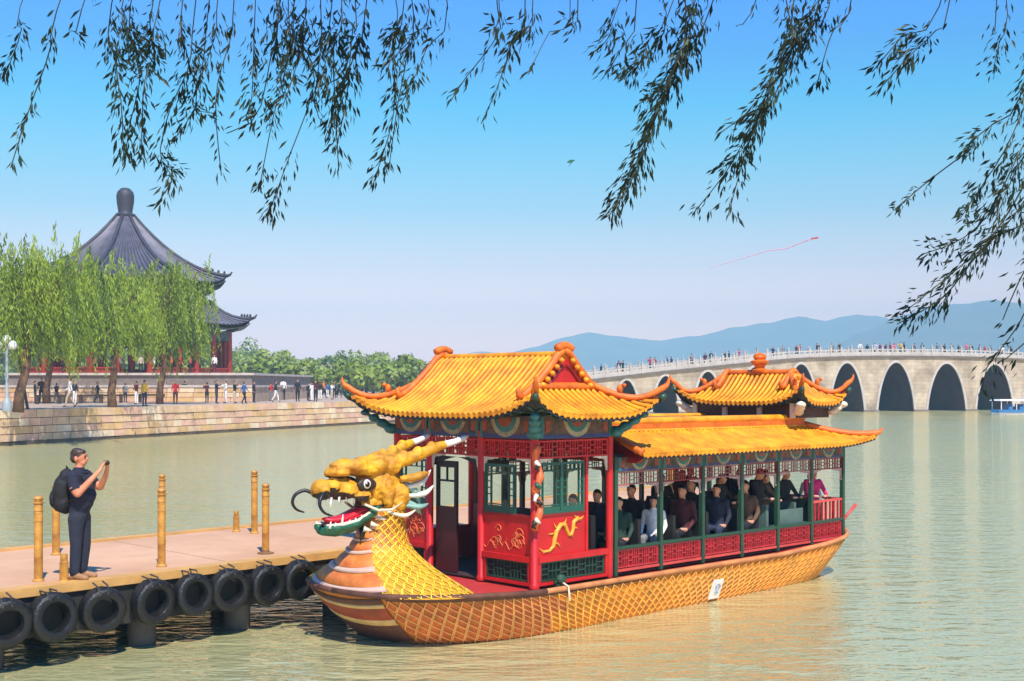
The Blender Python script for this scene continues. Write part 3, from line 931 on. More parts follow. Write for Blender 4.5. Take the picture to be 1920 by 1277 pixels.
# ---- hull
lerp = lambda a, b, t: a + (b - a) * t
def tab(tb, x):
    if x <= tb[0][0]: return tb[0][1]
    for (a, b), (c, d) in zip(tb, tb[1:]):
        if x <= c: return b + (d - b) * (x - a) / (c - a)
    return tb[-1][1]
def gun(u):
    return tab([(-2.4, .06), (-1, .03), (0, -.02), (6.0, -.03), (7.4, .03), (8.2, .11), (8.9, .24)], u)
def hullP(tau, t, side=-1):
    t = max(0.0, t); tau = max(0.0, tau)
    un, uc = lerp(-2.36, -1.62, t ** 1.3), lerp(-.25, .9, t)
    b = lerp(1.73, 1.48, t ** 1.4)
    ue, us = lerp(7.6, 6.2, t), lerp(8.92, 8.40, t)
    if tau < 1:
        ph = tau * math.pi / 2
        u = uc - (uc - un) * math.cos(ph) ** (2 / 2.3); hb = b * math.sin(ph) ** (2 / 2.3) if ph > 0 else 0
    elif tau < 2:
        u = lerp(uc, ue, tau - 1); hb = b
    else:
        ph = min(1, tau - 2) * math.pi / 2
        u = ue + (us - ue) * math.sin(ph) ** (2 / 2.8); hb = b * max(0, math.cos(ph)) ** (2 / 2.8)
    g = gun(u)
    w = lerp(g, -0.72, t)
    return Vector((u, C_ + side * hb, w))
taus = [0.0]
cum = [0.0]
for i in range(1, 601):
    tau = 3 * i / 600
    cum.append(cum[-1] + (hullP(tau, .5) - hullP(taus[-1], .5)).length); taus.append(tau)
def tau_at(s):
    s = max(0, min(cum[-1], s))
    lo, hi = 0, 600
    while hi - lo > 1:
        m = (lo + hi) // 2
        if cum[m] <= s: lo = m
        else: hi = m
    return lerp(taus[lo], taus[hi], (s - cum[lo]) / max(1e-9, cum[hi] - cum[lo]))
def hull_frame(s, t):
    p = hullP(tau_at(s), t)
    du = hullP(tau_at(s + .02), t) - hullP(tau_at(s - .02), t)
    dt = hullP(tau_at(s), t + .02) - hullP(tau_at(s), t - .02)
    n = dt.cross(du).normalized()
    if n.y > 0 and n.z < 0.2 and tau_at(s) < 2.9: n = -n if n.dot(Vector((0, -1, 0))) < -0.3 else n
    return p, du.normalized(), dt.normalized(), n
SCR = mat('hull_net_yellow', srgb(242, 188, 72), 0.5, 0.15, 6.0, dirt=.2)
SCO = mat('hull_scale_orange', srgb(206, 118, 28), 0.55, 0.25, 3.0, dirt=.3)
SCB = mat('hull_net_salmon', srgb(226, 158, 88), 0.55, 0.15, 6.0)
SCD = mat('hull_scale_rust', srgb(184, 92, 32), 0.6, 0.35, 3.0)
HULLM = mat('hull_orange', srgb(186, 108, 30), 0.6, 0.2, 1.5)
HULLD = mat('hull_dark_brown', srgb(92, 52, 34), 0.7, 0.4, 3.0, 0.3, 10)
mb = MB()
for side in (-1, 1):
    mb.grid(lambda i, j: hullP(tau_at(cum[-1] * i), j * 1.0, side), 120, 8, flip=side == 1)
    mb.grid(lambda i, j: hullP(tau_at(cum[-1] * i), 1.0, side) * 1.0 + Vector((0, (C_ - hullP(tau_at(cum[-1] * i), 1.0, side).y) * j * .5, -.5 * j)), 60, 2, flip=side == 1)
hull = mb.build('hull', HULLM, boat, smooth=50)
# gunwale rail following the sheer
for side in (-1, 1):
    mb = MB()
    pts = [hullP(tau_at(cum[-1] * i / 90), 0, side) for i in range(91)]
    def col(p): return (p.x < -.9)
    mb.tube([p + Vector((0, 0, -.012)) for p in pts[:26]], .040, 8)
    mb.build('gunwale_rail', HULLD, boat, smooth=True)
    mb = MB(); mb.tube([p + Vector((0, 0, -.012)) for p in pts[25:]], .04, 8)
    mb.build('gunwale_rail', mat('gunwale_ochre', srgb(190, 120, 70), 0.6, 0.25, 3.0), boat, smooth=True)
# deck sheet
mb = MB()
dl = [hullP(tau_at(cum[-1] * i / 60), 0, -1) for i in range(61)]
for a, b in zip(dl, dl[1:]):
    mb.add([(a.x, a.y + .02, a.z - .015), (b.x, b.y + .02, b.z - .015), (b.x, 2 * C_ - b.y - .02, b.z - .015), (a.x, 2 * C_ - a.y - .02, a.z - .015)], [(0, 1, 2, 3)])
mb.build('deck', DECKR, boat)

# ---- scales of hull and neck
def diamond(p, a, b, n):
    # centre, half-vectors along both diagonals, normal
    o, m, i = [], [], []
    for e in (a, b, -a, -b):
        o.append(p + e * .985 + n * .014); m.append(p + e * .80 + n * .016); i.append(p + e * .66 + n * .003)
    mb_ = MB()
    mb_.add(o + m + i + [p + n * .007], [(k, (k + 1) % 4, 4 + (k + 1) % 4, 4 + k) for k in range(4)] + [(4 + k, 4 + (k + 1) % 4, 8 + (k + 1) % 4, 8 + k) for k in range(4)] + [(8 + k, 8 + (k + 1) % 4, 12) for k in range(4)])
    mb_.m = [0] * 4 + [1] * 8
    return mb_
scales = []
dx, rows = .172, 7
L = cum[-1]
HH = .155
for j in range(rows):
    t = .20 + j * .118
    k = 0
    s = .90 + (dx / 2 if j % 2 else 0)
    while s < L - .3:
        p, du, dt, n = hull_frame(s, t)
        if n.y > 0.35: n = -n
        du2 = (hullP(tau_at(s + .05), t) - hullP(tau_at(s - .05), t)).normalized() * dx / 2
        dv = (hullP(tau_at(s), t + .118) - hullP(tau_at(s), t - .118)) / 2
        nn = du2.cross(dv).normalized()
        if nn.y > 0 and tau_at(s) < 2.6: nn = -nn
        scales.append((hull, p, du2, dv, nn, 1 if p.x < .2 + .4 * random.random() else 0))
        s += dx
# ---- neck and foredeck mound
def uf(w): return tab([(.02, -2.34), (.2, -2.27), (.35, -2.18), (.52, -2.04), (.75, -1.90), (.93, -1.82), (1.15, -1.80)], w)
def ur(w): return tab([(.02, -.82), (.3, -1.02), (.6, -1.16), (.95, -1.20), (1.15, -1.18)], w)
def hbn(w): return tab([(.02, 1.60), (.12, 1.34), (.25, 1.02), (.40, .68), (.52, .48), (.65, .36), (.8, .30), (1.15, .29)], w)
def neckP(ph, w):
    ar = tab([(.02, .42), (.6, .30), (1.15, .28)], w)
    uc = ur(w) - ar
    a = (uc - uf(w)) if abs(ph) < math.pi / 2 else ar
    return Vector((uc - a * math.cos(ph), C_ - hbn(w) * math.sin(ph), w))
NECK = mat('neck_yellow', srgb(196, 140, 24), 0.55, 0.2, 3.0)
NSR = mat('neck_net_yellow', srgb(248, 198, 52), 0.5, 0.1, 6.0, dirt=.15)
NSO = mat('neck_scale_ochre', srgb(186, 142, 34), 0.55, 0.25, 4.0)
NSO2 = mat('neck_scale_brown', srgb(160, 96, 22), 0.55, 0.25, 4.0)
mb = MB().grid(lambda i, j: neckP(-math.pi + 2 * math.pi * i, .02 + 1.13 * j), 64, 26)
neck = mb.build('neck', NECK, boat, smooth=True, fix=True)
dw = .0625
j = 0
w = .07
while w < 1.10:
    for sgn in (1, -1):
        # stations by arc length from the belly edge round to the back
        acc, ph = 0.0, R(33)
        st = []
        last = neckP(ph, w)
        nxt = (.066 if j % 2 else .0) + .075
        while ph < R(178):
            ph += R(.8)
            q = neckP(ph, w)
            acc += (q - last).length; last = q
            if acc >= nxt:
                st.append(ph); nxt += .132
        for ph in st:
            e = R(2)
            p = neckP(ph * sgn, w)
            du = (neckP((ph + e) * sgn, w) - neckP((ph - e) * sgn, w)).normalized() * .066
            dv = (neckP(ph * sgn, w + .03) - neckP(ph * sgn, w - .03))
            dv = dv.normalized() * min(.13, dw * dv.length / .06)
            n = du.cross(dv).normalized()
            out = p - Vector((ur(w) - .4, C_, w))
            if n.dot(out) < 0 and n.z < .3 or n.z < -.2: n = -n
            scales.append((neck, p, du, dv, n, 2 if w < .62 else 3))
    w += dw; j += 1
camL = BM.inverted() @ Vector((0, 0, EYE))
vis = [(s_, (s_[1] - camL).length) for s_ in scales]
def facing(s_): return s_[4].dot((camL - s_[1]).normalized()) > .08
front = sorted([v for v in vis if facing(v[0])], key=lambda v: v[1])
single = {id(v[0]) for v in front[:300]}
PAL = {0: (SCR, SCO), 1: (SCB, SCD), 2: (NSR, NSO), 3: (NSR, NSO2)}
rest = {}
for s_ in scales:
    own, p, a, b, n, k = s_
    d = diamond(p, a, b, n)
    if id(s_) in single:
        d.build('scale', PAL[k], own, fix=False)
    else:
        rest.setdefault((own.name, k), (own, MB()))[1].add(d.v, d.f)
        rest[(own.name, k)][1].m[-len(d.m):] = d.m
for (nm, k), (own, m_) in rest.items():
    o = m_.build('scales', PAL[k], own); o['kind'] = 'stuff'
# ---- belly bands
BO = mat('belly_orange', srgb(204, 98, 36), 0.5, 0.2, 4.0, col2=srgb(214, 130, 56))
BW_ = mat('belly_white', srgb(208, 180, 152), 0.5, 0.15, 4.0, col2=srgb(206, 160, 150))
BR_ = mat('belly_rust', srgb(146, 58, 26), 0.6, 0.25, 4.0)
BC_ = mat('belly_cream', srgb(206, 168, 108), 0.55, 0.2, 4.0)
bands = [(.10, .16, BW_), (.16, .325, BO), (.325, .385, BW_), (.385, .54, BO), (.54, .585, BW_), (.585, .70, BO), (.70, .735, BW_), (.735, .85, BO), (.85, .88, BW_), (.88, 1.0, BO), (1.0, 1.03, BW_)]
for w0, w1, m_ in bands:
    wmid = (w0 + w1) / 2
    lim = R(38)
    def fn(i, j):
        ph = -lim + 2 * lim * i
        sag = .05 * (1 - (2 * i - 1) ** 2) * (1.2 - wmid)
        w = max(.03, w0 + (w1 - w0) * j - sag)
        p = neckP(ph, w)
        out = Vector((p.x - (ur(w) - .35), (p.y - C_) * .8, .25)).normalized()
        return p + out * ((.022 if m_ is BW_ else .012) + .022 * math.sin(math.pi * j))
    MB().grid(fn, 24, 5).build('belly_band', m_, neck, smooth=True, fix=True)
for t0, t1, m_ in [(.06, .17, HULLD), (.17, .24, BC_), (.24, .47, BR_), (.47, .58, BC_), (.58, .92, HULLD)]:
    def fn(i, j):
        s = .80 * (2 * i - 1)
        sag = .14 * (1 - (2 * i - 1) ** 2)
        t = min(1, t0 + (t1 - t0) * j + sag * .6)
        p = hullP(tau_at(abs(s)), t, -1 if s >= 0 else 1)
        out = Vector((p.x - .9, (p.y - C_), -.1)).normalized()
        return p + out * (.012 + .022 * math.sin(math.pi * j))
    MB().grid(fn, 40, 5).build('belly_band', m_, hull, smooth=True, fix=True)
# dark brown strip under the gunwale
mb = MB()
mb.grid(lambda i, j: (lambda fr: fr[0] + Vector((0, -1, 0)) * .014)(hull_frame(.84 + (4.6) * i, .01 + .10 * j)), 60, 2)
mb.build('rubbing_strip', HULLD, hull, fix=True)
# plaque on the side
mb = MB(); p, du, dt, n = hull_frame(7.15, .80)
p = hullP(tau_at(7.15), .62); du = Vector((.13, 0, 0)); dt = Vector((0, .06, -.16)); n = Vector((0, -1, -.25)).normalized()
mb.hexa([p - du - dt + n * .02, p + du - dt + n * .02, p + du + dt + n * .02, p - du + dt + n * .02, p - du * .92 - dt + n * .045, p + du - dt + n * .045, p + du + dt + n * .045, p - du + dt + n * .045])
pl = mb.build('plaque', WHITE, boat, fix=True)
mb = MB().tube([p + du * (.1 + .42 * math.cos(a)) - dt * (.30 + .25 * math.sin(a)) + n * .05 for a in [R(x) for x in range(-60, 260, 20)]], .010, 5).tube([p + du * .35 - dt * .05 + n * .05, p - du * .3 + dt * .35 + n * .05, p + du * .5 + dt * .35 + n * .05], .008, 5)
mb.build('mark', mat('plaque_blue_grey', srgb(130, 140, 165), 0.6), pl)

# ---- dragon head
def spath(pts, n=5):
    # smooth path through the points
    P = [Vector(p) for p in pts]; out = []
    for i in range(len(P) - 1):
        p0, p1, p2, p3 = P[max(i - 1, 0)], P[i], P[i + 1], P[min(i + 2, len(P) - 1)]
        for k in range(n):
            t = k / n
            out.append(.5 * ((2 * p1) + (p2 - p0) * t + (2 * p0 - 5 * p1 + 4 * p2 - p3) * t * t + (3 * p1 - p0 - 3 * p2 + p3) * t ** 3))
    return out + [P[-1]]
def sr_(r, n=5):
    out = []
    for a, b in zip(r, r[1:]):
        out += [a + (b - a) * k / n for k in range(n)]
    return out + [r[-1]]
DY = mat('dragon_yellow', srgb(184, 116, 10), 0.62, 0.3, 4.0, 0.6, 24, col2=srgb(224, 164, 22), lo=0.32, hi=0.62, dirt=.7)
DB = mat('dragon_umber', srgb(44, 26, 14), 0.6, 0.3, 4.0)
DG = mat('dragon_green', srgb(24, 88, 62), 0.45, 0.3, 5.0)
DR = mat('dragon_mouth_red', srgb(200, 30, 48), 0.4, 0.15, 5.0)
DK_ = mat('dragon_black', srgb(20, 18, 18), 0.45, 0.2)
DT = mat('dragon_mane_teal', srgb(120, 158, 146), 0.5, 0.2, 5.0)
def voxelised(me, voxel, sm):
    # fuse overlapping shapes into one skin, evaluated in a scratch scene so that the big scene is not re-evaluated
    sc = bpy.data.scenes.new('scratch')
    o = bpy.data.objects.new('tmp', me); sc.collection.objects.link(o)
    md = o.modifiers.new('r', 'REMESH'); md.mode = 'VOXEL'; md.voxel_size = voxel
    ms = o.modifiers.new('s', 'SMOOTH'); ms.iterations = sm; ms.factor = .5
    vl = sc.view_layers[0]
    vl.update()
    nm = bpy.data.meshes.new_from_object(o.evaluated_get(vl.depsgraph))
    bpy.data.objects.remove(o)
    bpy.data.scenes.remove(sc)
    return nm
def remeshed(mb, name, mats, parent, voxel=.02, sm=4, lump=0.0):
    me = mb.mesh(name + '_src', mats)
    nm = voxelised(me, voxel, sm)
    nm.name = name
    nm.materials.clear()
    for m in mats: nm.materials.append(m)
    nm.polygons.foreach_set('use_smooth', [True] * len(nm.polygons))
    if lump:
        nrm = [v.normal.copy() for v in nm.vertices]
        for v, nv_ in zip(nm.vertices, nrm):
            v.co += nv_ * lump * (noise.noise(v.co * 9) + .35 * noise.noise(v.co * 21))
    return link(name, nm, parent)
MANEW = mat('mane_pale', srgb(206, 206, 194), 0.55, 0.2, 6.0)
def H(u, v, w): return (u, C_ + v, w)
mb = MB()
tilt = Matrix.Rotation(R(8), 3, 'Y')
mb.ell(H(-1.60, 0, 1.46), (.36, .29, .30), 16, 10)
mb.ell(H(-1.92, 0, 1.70), (.50, .27, .11), 18, 10, 0, tilt)          # brow slab
mb.ell(H(-2.30, 0, 1.66), (.17, .23, .08), 14, 8)
mb.ell(H(-1.55, 0, 1.80), (.30, .24, .12), 14, 8)                     # crown
for s in (-1, 1):
    mb.ell(H(-2.06, s * .15, 1.76), (.20, .10, .09), 12, 8)           # brow lumps
    mb.ell(H(-1.74, s * .19, 1.76), (.17, .10, .10), 12, 8)
    mb.ell(H(-1.50, s * .2, 1.74), (.18, .1, .13), 12, 8)
    mb.ell(H(-1.62, s * .27, 1.36), (.10, .09, .20), 12, 8)           # cheek folds
    mb.ell(H(-1.40, s * .25, 1.30), (.16, .13, .20), 12, 8)
    mb.ell(H(-2.20, s * .18, 1.42), (.13, .08, .11), 12, 8)
    mb.ell(H(-2.48, s * .15, 1.48), (.11, .10, .09), 12, 8)           # nostril wings
    mb.ell(H(-2.02, s * .22, 1.34), (.14, .06, .09), 10, 8)
mb.ell(H(-2.28, 0, 1.44), (.34, .20, .15), 16, 10)                    # snout
mb.ell(H(-2.55, 0, 1.44), (.15, .20, .14), 14, 10)
mb.ell(H(-1.75, 0, 1.20), (.24, .2, .16), 14, 8)
mb.tube([H(-1.50, 0, 1.0), H(-1.52, 0, 1.4)], [.27, .28], 14)
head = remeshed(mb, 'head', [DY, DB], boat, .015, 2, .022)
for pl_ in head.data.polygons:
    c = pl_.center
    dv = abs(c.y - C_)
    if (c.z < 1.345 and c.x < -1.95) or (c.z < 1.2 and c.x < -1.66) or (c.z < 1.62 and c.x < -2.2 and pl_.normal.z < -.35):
        pl_.material_index = 1  # umber: dark paint under the snout plus shading put into the colour
# eyes
for s in (-1, 1):
    e = MB().ell(H(-1.99, s * .25, 1.50), (.066, .05, .066), 14, 10).build('eye', WHITE, head, smooth=True)
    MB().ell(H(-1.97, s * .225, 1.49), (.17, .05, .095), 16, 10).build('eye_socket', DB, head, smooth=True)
    MB().ell(H(-2.005, s * .292, 1.502), (.040, .016, .042), 12, 8).build('pupil', DK_, e, smooth=True)
    MB().ell(H(-2.03, s * .306, 1.518), (.013, .006, .013), 8, 6).build('glint', WHITE, e, smooth=True)
    # horns
    hp = [H(-1.62, s * .15, 1.76), H(-1.36, s * .22, 1.80), H(-1.10, s * .29, 1.87), H(-.86, s * .34, 1.96), H(-.66, s * .375, 2.02)]
    hn = MB().tube(hp, [.125, .105, .09, .08, .062], 10)
    for k, (q, r) in enumerate([(.28, .11), (.5, .10), (.72, .09)]):
        i = min(3, int(q * 4)); f_ = q * 4 - i
        p = Vector(hp[i]).lerp(Vector(hp[i + 1]), f_)
        hn.ell(p + Vector((0, 0, .03)), (r * .8, r * 1.0, r * 1.05), 10, 6)
    horn = remeshed(hn, 'horn', [DY], head, .016, 2, .008)
    MB().tube([H(-.68, s * .372, 2.015), H(-.50, s * .40, 2.05), H(-.34, s * .42, 2.10), H(-.26, s * .43, 2.135)], [.052, .046, .042, .020], 10).build('horn_tip', WHITE, horn, smooth=True)
    # ear
    MB().tube(spath([H(-1.42, s * .28, 1.55), H(-1.28, s * .37, 1.56), H(-1.12, s * .42, 1.60), H(-1.02, s * .44, 1.63)]), sr_([.05, .09, .075, .01]), 10, flat=.7).build('ear', DY, head, smooth=True)
    # upper fangs and lip teeth
    for u_, r_, l_ in ((-2.52, .025, .16), (-2.38, .018, .09), (-2.26, .018, .08), (-2.12, .022, .12), (-2.0, .018, .09)):
        MB().tube([H(u_, s * .15, 1.34), H(u_ - .01, s * .16, 1.34 - l_)], [r_, .003], 7).build('tooth', WHITE, head, smooth=True)
    # white and teal mane behind the cheek
    for k, (a0, a1, a2, r_, m_) in enumerate([((-1.34, .24, 1.42), (-1.10, .34, 1.48), (-.94, .38, 1.66), .09, MANEW), ((-1.34, .24, 1.30), (-1.06, .36, 1.32), (-.90, .40, 1.44), .08, MANEW), ((-1.36, .24, 1.18), (-1.12, .34, 1.14), (-.98, .38, 1.18), .08, DT), ((-1.32, .20, 1.48), (-1.16, .26, 1.36), (-1.06, .30, 1.12), .12, DT), ((-1.32, .22, 1.24), (-1.16, .28, 1.14), (-1.06, .32, 1.02), .11, DT), ((-1.62, .24, 1.10), (-1.40, .34, 1.03), (-1.20, .36, 1.10), .06, CREAM)]):
        MB().tube(spath([H(a0[0], s * a0[1], a0[2]), H(a1[0], s * a1[1], a1[2]), H(a2[0], s * a2[1], a2[2])], 6), sr_([r_ * .7, r_, .01], 6), 8, flat=.55).build('mane_lock', m_, head, smooth=True)
    # lip barbel and whisker
    MB().tube([H(-2.0, s * .22, 1.22), H(-1.82, s * .30, 1.13), H(-1.62, s * .34, 1.13), H(-1.44, s * .36, 1.22)], [.02, .022, .018, .006], 6).build('barbel', CREAM, head, smooth=True)
    MB().tube(spath([H(-2.56, s * .17, 1.36), H(-2.66, s * .25, 1.42), H(-2.78, s * .30, 1.37), H(-2.82, s * .32, 1.26), H(-2.75, s * .33, 1.16), H(-2.62, s * .33, 1.11)]), sr_([.026, .026, .025, .022, .018, .01]), 8).build('whisker', DK_, head, smooth=True)
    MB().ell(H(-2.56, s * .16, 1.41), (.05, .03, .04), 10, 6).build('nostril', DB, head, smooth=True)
# lower jaw with tongue, teeth and beard
mb = MB()
mb.tube([H(-1.66, 0, 1.14), H(-1.86, 0, 1.02), H(-2.10, 0, .90), H(-2.36, 0, .86), H(-2.58, 0, .87)], [.14, .17, .19, .19, .12], 14, flat=.42)
for s in (-1, 1):
    mb.tube([H(-1.70, s * .16, 1.16), H(-1.92, s * .2, 1.05), H(-2.15, s * .19, .95), H(-2.4, s * .17, .92), H(-2.58, s * .10, .92)], [.05, .055, .05, .045, .05], 8)
jaw = remeshed(mb, 'jaw', [DG], head, .016, 3, .01)
MB().grid(lambda i, j: H(-1.80 - .72 * i, (-.17 + .34 * j) * (1 - .3 * i), 1.12 - .21 * i + .04 * math.sin(3.1 * j)), 10, 6).build('gum', DR, jaw, smooth=True)
MB().tube([H(-1.75, 0, 1.18), H(-2.0, 0, 1.10), H(-2.25, 0, 1.02), H(-2.46, 0, 1.02), H(-2.54, 0, 1.04)], [.13, .14, .13, .10, .04], 10, flat=.4).build('tongue', DR, jaw, smooth=True)
MB().grid(lambda i, j: H(-1.78 - .5 * i, -.2 + .4 * j, 1.34 - .03 * i + .03 * math.sin(3.1 * j)), 6, 5).build('palate', DR, head, smooth=True)
for s in (-1, 1):
    for u_, z_, l_ in ((-2.54, .92, .10), (-2.46, .93, .07), (-2.34, .94, .16), (-2.22, .95, .07), (-2.12, .97, .07), (-2.02, 1.0, .07)):
        MB().tube([H(u_, s * .155, z_), H(u_ + .015, s * .165, z_ + l_)], [.026, .003], 7).build('tooth', WHITE, jaw, smooth=True)
    MB().tube([H(-1.9, s * .215, 1.10), H(-2.1, s * .205, 1.0), H(-2.35, s * .185, .96), H(-2.56, s * .11, .955)], [.022, .028, .028, .02], 7).build('lip', CREAM, jaw, smooth=True)
    for u_, z_ in ((-1.76, 1.02), (-1.88, .94), (-2.0, .88)):
        MB().tube([H(u_, s * .20, z_), H(u_ + .10, s * .27, z_ - .03)], [.045, .004], 7).build('jaw_spike', CREAM, jaw, smooth=True)
MB().tube([H(-1.95, -.1, .90), H(-1.96, -.12, .80), H(-2.0, -.13, .70)], [.05, .04, .005], 8).build('beard', DK_, jaw, smooth=True)
for w in (.62, .82, 1.0):
    MB().tube([(ur(w) - .05, C_ - .05, w), (ur(w) + .16, C_ - .05, w - .06)], [.075, .006], 7, flat=.5).build('neck_spine', mat('spine_pink', srgb(220, 170, 150), 0.5), neck, smooth=True)

# ---- carpentry helpers on the cabin faces
def FP(face, a, b, d):
    if face == 'front': return Vector((-d, a, b))
    if face == 'side': return Vector((a, -d, b))
    if face == 'far': return Vector((a, W_ + d, b))
    if face == 'back': return Vector((LA + d, a, b))
def fbox(mb, face, a0, a1, b0, b1, d0, d1, mi=0):
    p, q = FP(face, a0, b0, d0), FP(face, a1, b1, d1)
    return mb.box(p.x, q.x, p.y, q.y, p.z, q.z, mi)
def flatten(path, face, d):
    return [FP(face, a, b, d) for a, b in path]
def lattice(mb, face, a0, a1, b0, b1, nx, d0, d1, th=.014, style=0):
    # rectangular fretwork: frame, staggered rungs and short uprights
    fbox(mb, face, a0, a1, b0, b0 + th * 1.6, d0, d1); fbox(mb, face, a0, a1, b1 - th * 1.6, b1, d0, d1)
    fbox(mb, face, a0, a0 + th * 1.6, b0 + th * 1.6, b1 - th * 1.6, d0, d1); fbox(mb, face, a1 - th * 1.6, a1, b0 + th * 1.6, b1 - th * 1.6, d0, d1)
    h = b1 - b0
    e0, e1 = d0 + .003, d1 - .003
    l1, l2 = b0 + h * .35, b0 + h * .65
    w = (a1 - a0) / nx
    for i in range(nx):
        x0, x1 = a0 + w * i, a0 + w * (i + 1)
        xm = (x0 + x1) / 2
        if i % 2 == 0:
            fbox(mb, face, x0 + w * .12, x1 - w * .12, l1 - th / 2, l1 + th / 2, e0, e1); fbox(mb, face, x0 + w * .12, x1 - w * .12, l2 - th / 2, l2 + th / 2, e0, e1)
            for x in (x0 + w * .12, x1 - w * .12):
                fbox(mb, face, x - th / 2, x + th / 2, b0 + th, b1 - th, e0 + .002, e1 - .002)
        else:
            fbox(mb, face, x0 - w * .12, x1 + w * .12, (b0 + b1) / 2 - th / 2, (b0 + b1) / 2 + th / 2, e0, e1)
            for x in (xm - w * .18, xm + w * .18):
                fbox(mb, face, x - th / 2, x + th / 2, b0 + th, b1 - th, e0 + .002, e1 - .002)
def half_lotus(mb, face, ac, b, r, d, mats=(0, 1, 2)):
    for k, (rr, mi) in enumerate(((r, mats[0]), (r * .76, mats[1]), (r * .5, mats[2]))):
        poly = [FP(face, ac + rr * math.cos(t), b + rr * math.sin(t) * .95, d + .004 * k) for t in [math.pi * i / 14 for i in range(15)]]
        poly = [FP(face, ac + rr * math.cos(t), b - rr * math.sin(t) * .95, d + .004 * k) for t in [math.pi * i / 14 for i in range(15)]]
        n = FP(face, 0, 0, 1) - FP(face, 0, 0, 0)
        mb.prism(poly, n * .006, mi)
def bracket(mb, face, a, b, sgn, d0, d1, size=.2):
    # carved corner bracket below the frieze: a thin plate with a scalloped, concave lower edge
    d = (d0 + d1) / 2
    out = []
    N_ = 16
    for i in range(N_ + 1):
        t = i / N_
        r = 1 - .62 * math.sin(math.pi * t) ** .8
        sc_ = .05 * abs(math.sin(t * math.pi * 4))
        out.append(((1 - t) ** .75 * size * (r + sc_), t ** .75 * size * .78 * (r + sc_)))
    n = (FP(face, 0, 0, 1) - FP(face, 0, 0, 0)) * .016
    for i in range(N_):
        if i % 4 == 3 and 2 < i < N_ - 2: continue
        (x0, y0), (x1, y1) = out[i], out[i + 1]
        mb.prism([FP(face, a + sgn * x * k, b - .004 - y * k, d - .008) for x, y, k in ((x0, y0, .28), (x1, y1, .28), (x1, y1, 1), (x0, y0, 1))], n)
    fbox(mb, face, a, a + sgn * size * 1.15, b - .022, b - .003, d0 + .003, d1 - .003)
    fbox(mb, face, a, a + sgn * .02, b - size * .85, b - .024, d0 + .004, d1 - .004)
def window(parent, face, a0, a1, b0, b1, d0, d1, panes=1, m_=GREENW):
    wdw = MB()
    t = .035
    fbox(wdw, face, a0, a1, b0, b0 + t, d0, d1); fbox(wdw, face, a0, a1, b1 - t, b1, d0, d1)
    n = panes
    w = (a1 - a0) / n
    fbox(wdw, face, a0, a0 + t, b0 + t, b1 - t, d0, d1); fbox(wdw, face, a1 - t, a1, b0 + t, b1 - t, d0, d1)
    for i in range(1, n):
        fbox(wdw, face, a0 + w * i - t * .7, a0 + w * i + t * .7, b0 + t, b1 - t, d0, d1)
    wo = wdw.build('window', m_, parent)
    fr = MB()
    for i in range(n):
        x0, x1 = a0 + w * i + t, a0 + w * (i + 1) - t
        iw, ih = (x1 - x0), (b1 - b0 - 2 * t)
        y0, y1 = b0 + t, b1 - t
        e0, e1 = d0 + .006, d1 - .006
        s_ = .007
        ix0, ix1, iy0, iy1 = x0 + iw * .17, x1 - iw * .17, y0 + ih * .13, y1 - ih * .13
        fbox(fr, face, x0, x1, y0, y0 + ih * .10, e0, e1)
        for x in (ix0, ix1):
            fbox(fr, face, x - s_, x + s_, y0 + ih * .1, y1, e0, e1)
        for y in (iy0, iy1):
            fbox(fr, face, x0, x1, y - s_, y + s_, e0 + .001, e1 - .001)
        for q in (.3, .5, .7):
            yy = lerp(iy0, iy1, q)
            fbox(fr, face, x0, ix0, yy - s_, yy + s_, e0 + .001, e1 - .001); fbox(fr, face, ix1, x1, yy - s_, yy + s_, e0 + .001, e1 - .001)
        for q in (.33, .66):
            xx = lerp(ix0, ix1, q)
            fbox(fr, face, xx - s_, xx + s_, iy1, y1, e0 + .001, e1 - .001)
        g = MB(); fbox(g, face, x0, x1, y0 + ih * .1, y1, (d0 + d1) / 2 - .002, (d0 + d1) / 2 + .002)
        g.build('pane', GLASS, wo)
    fr.build('lattice', m_, wo)
    return wo
def scroll_cloud(face, ac, bc, sx, sy, d, seed):
    r = random.Random(seed); mb_ = MB()
    for k in range(9):
        a, b = ac + r.uniform(-.8, .8) * sx, bc + r.uniform(-.7, .7) * sy
        q = r.uniform(.45, .9) * sy * .62; s0 = r.choice((-1, 1))
        mb_.tube([FP(face, a + s0 * q * (1 - t / 9) * math.cos(t), b + q * (1 - t / 9) * math.sin(t), d) for t in [i * .55 for i in range(13)]], .009, 4)
    for k in range(4):
        x0 = ac - sx + k * sx * .5
        mb_.tube([FP(face, x0 + sx * .12 * i, bc - sy * .55 + .06 * math.sin(i * 1.3 + k) - .05 * (k % 2), d) for i in range(8)], .008, 4)
    return mb_

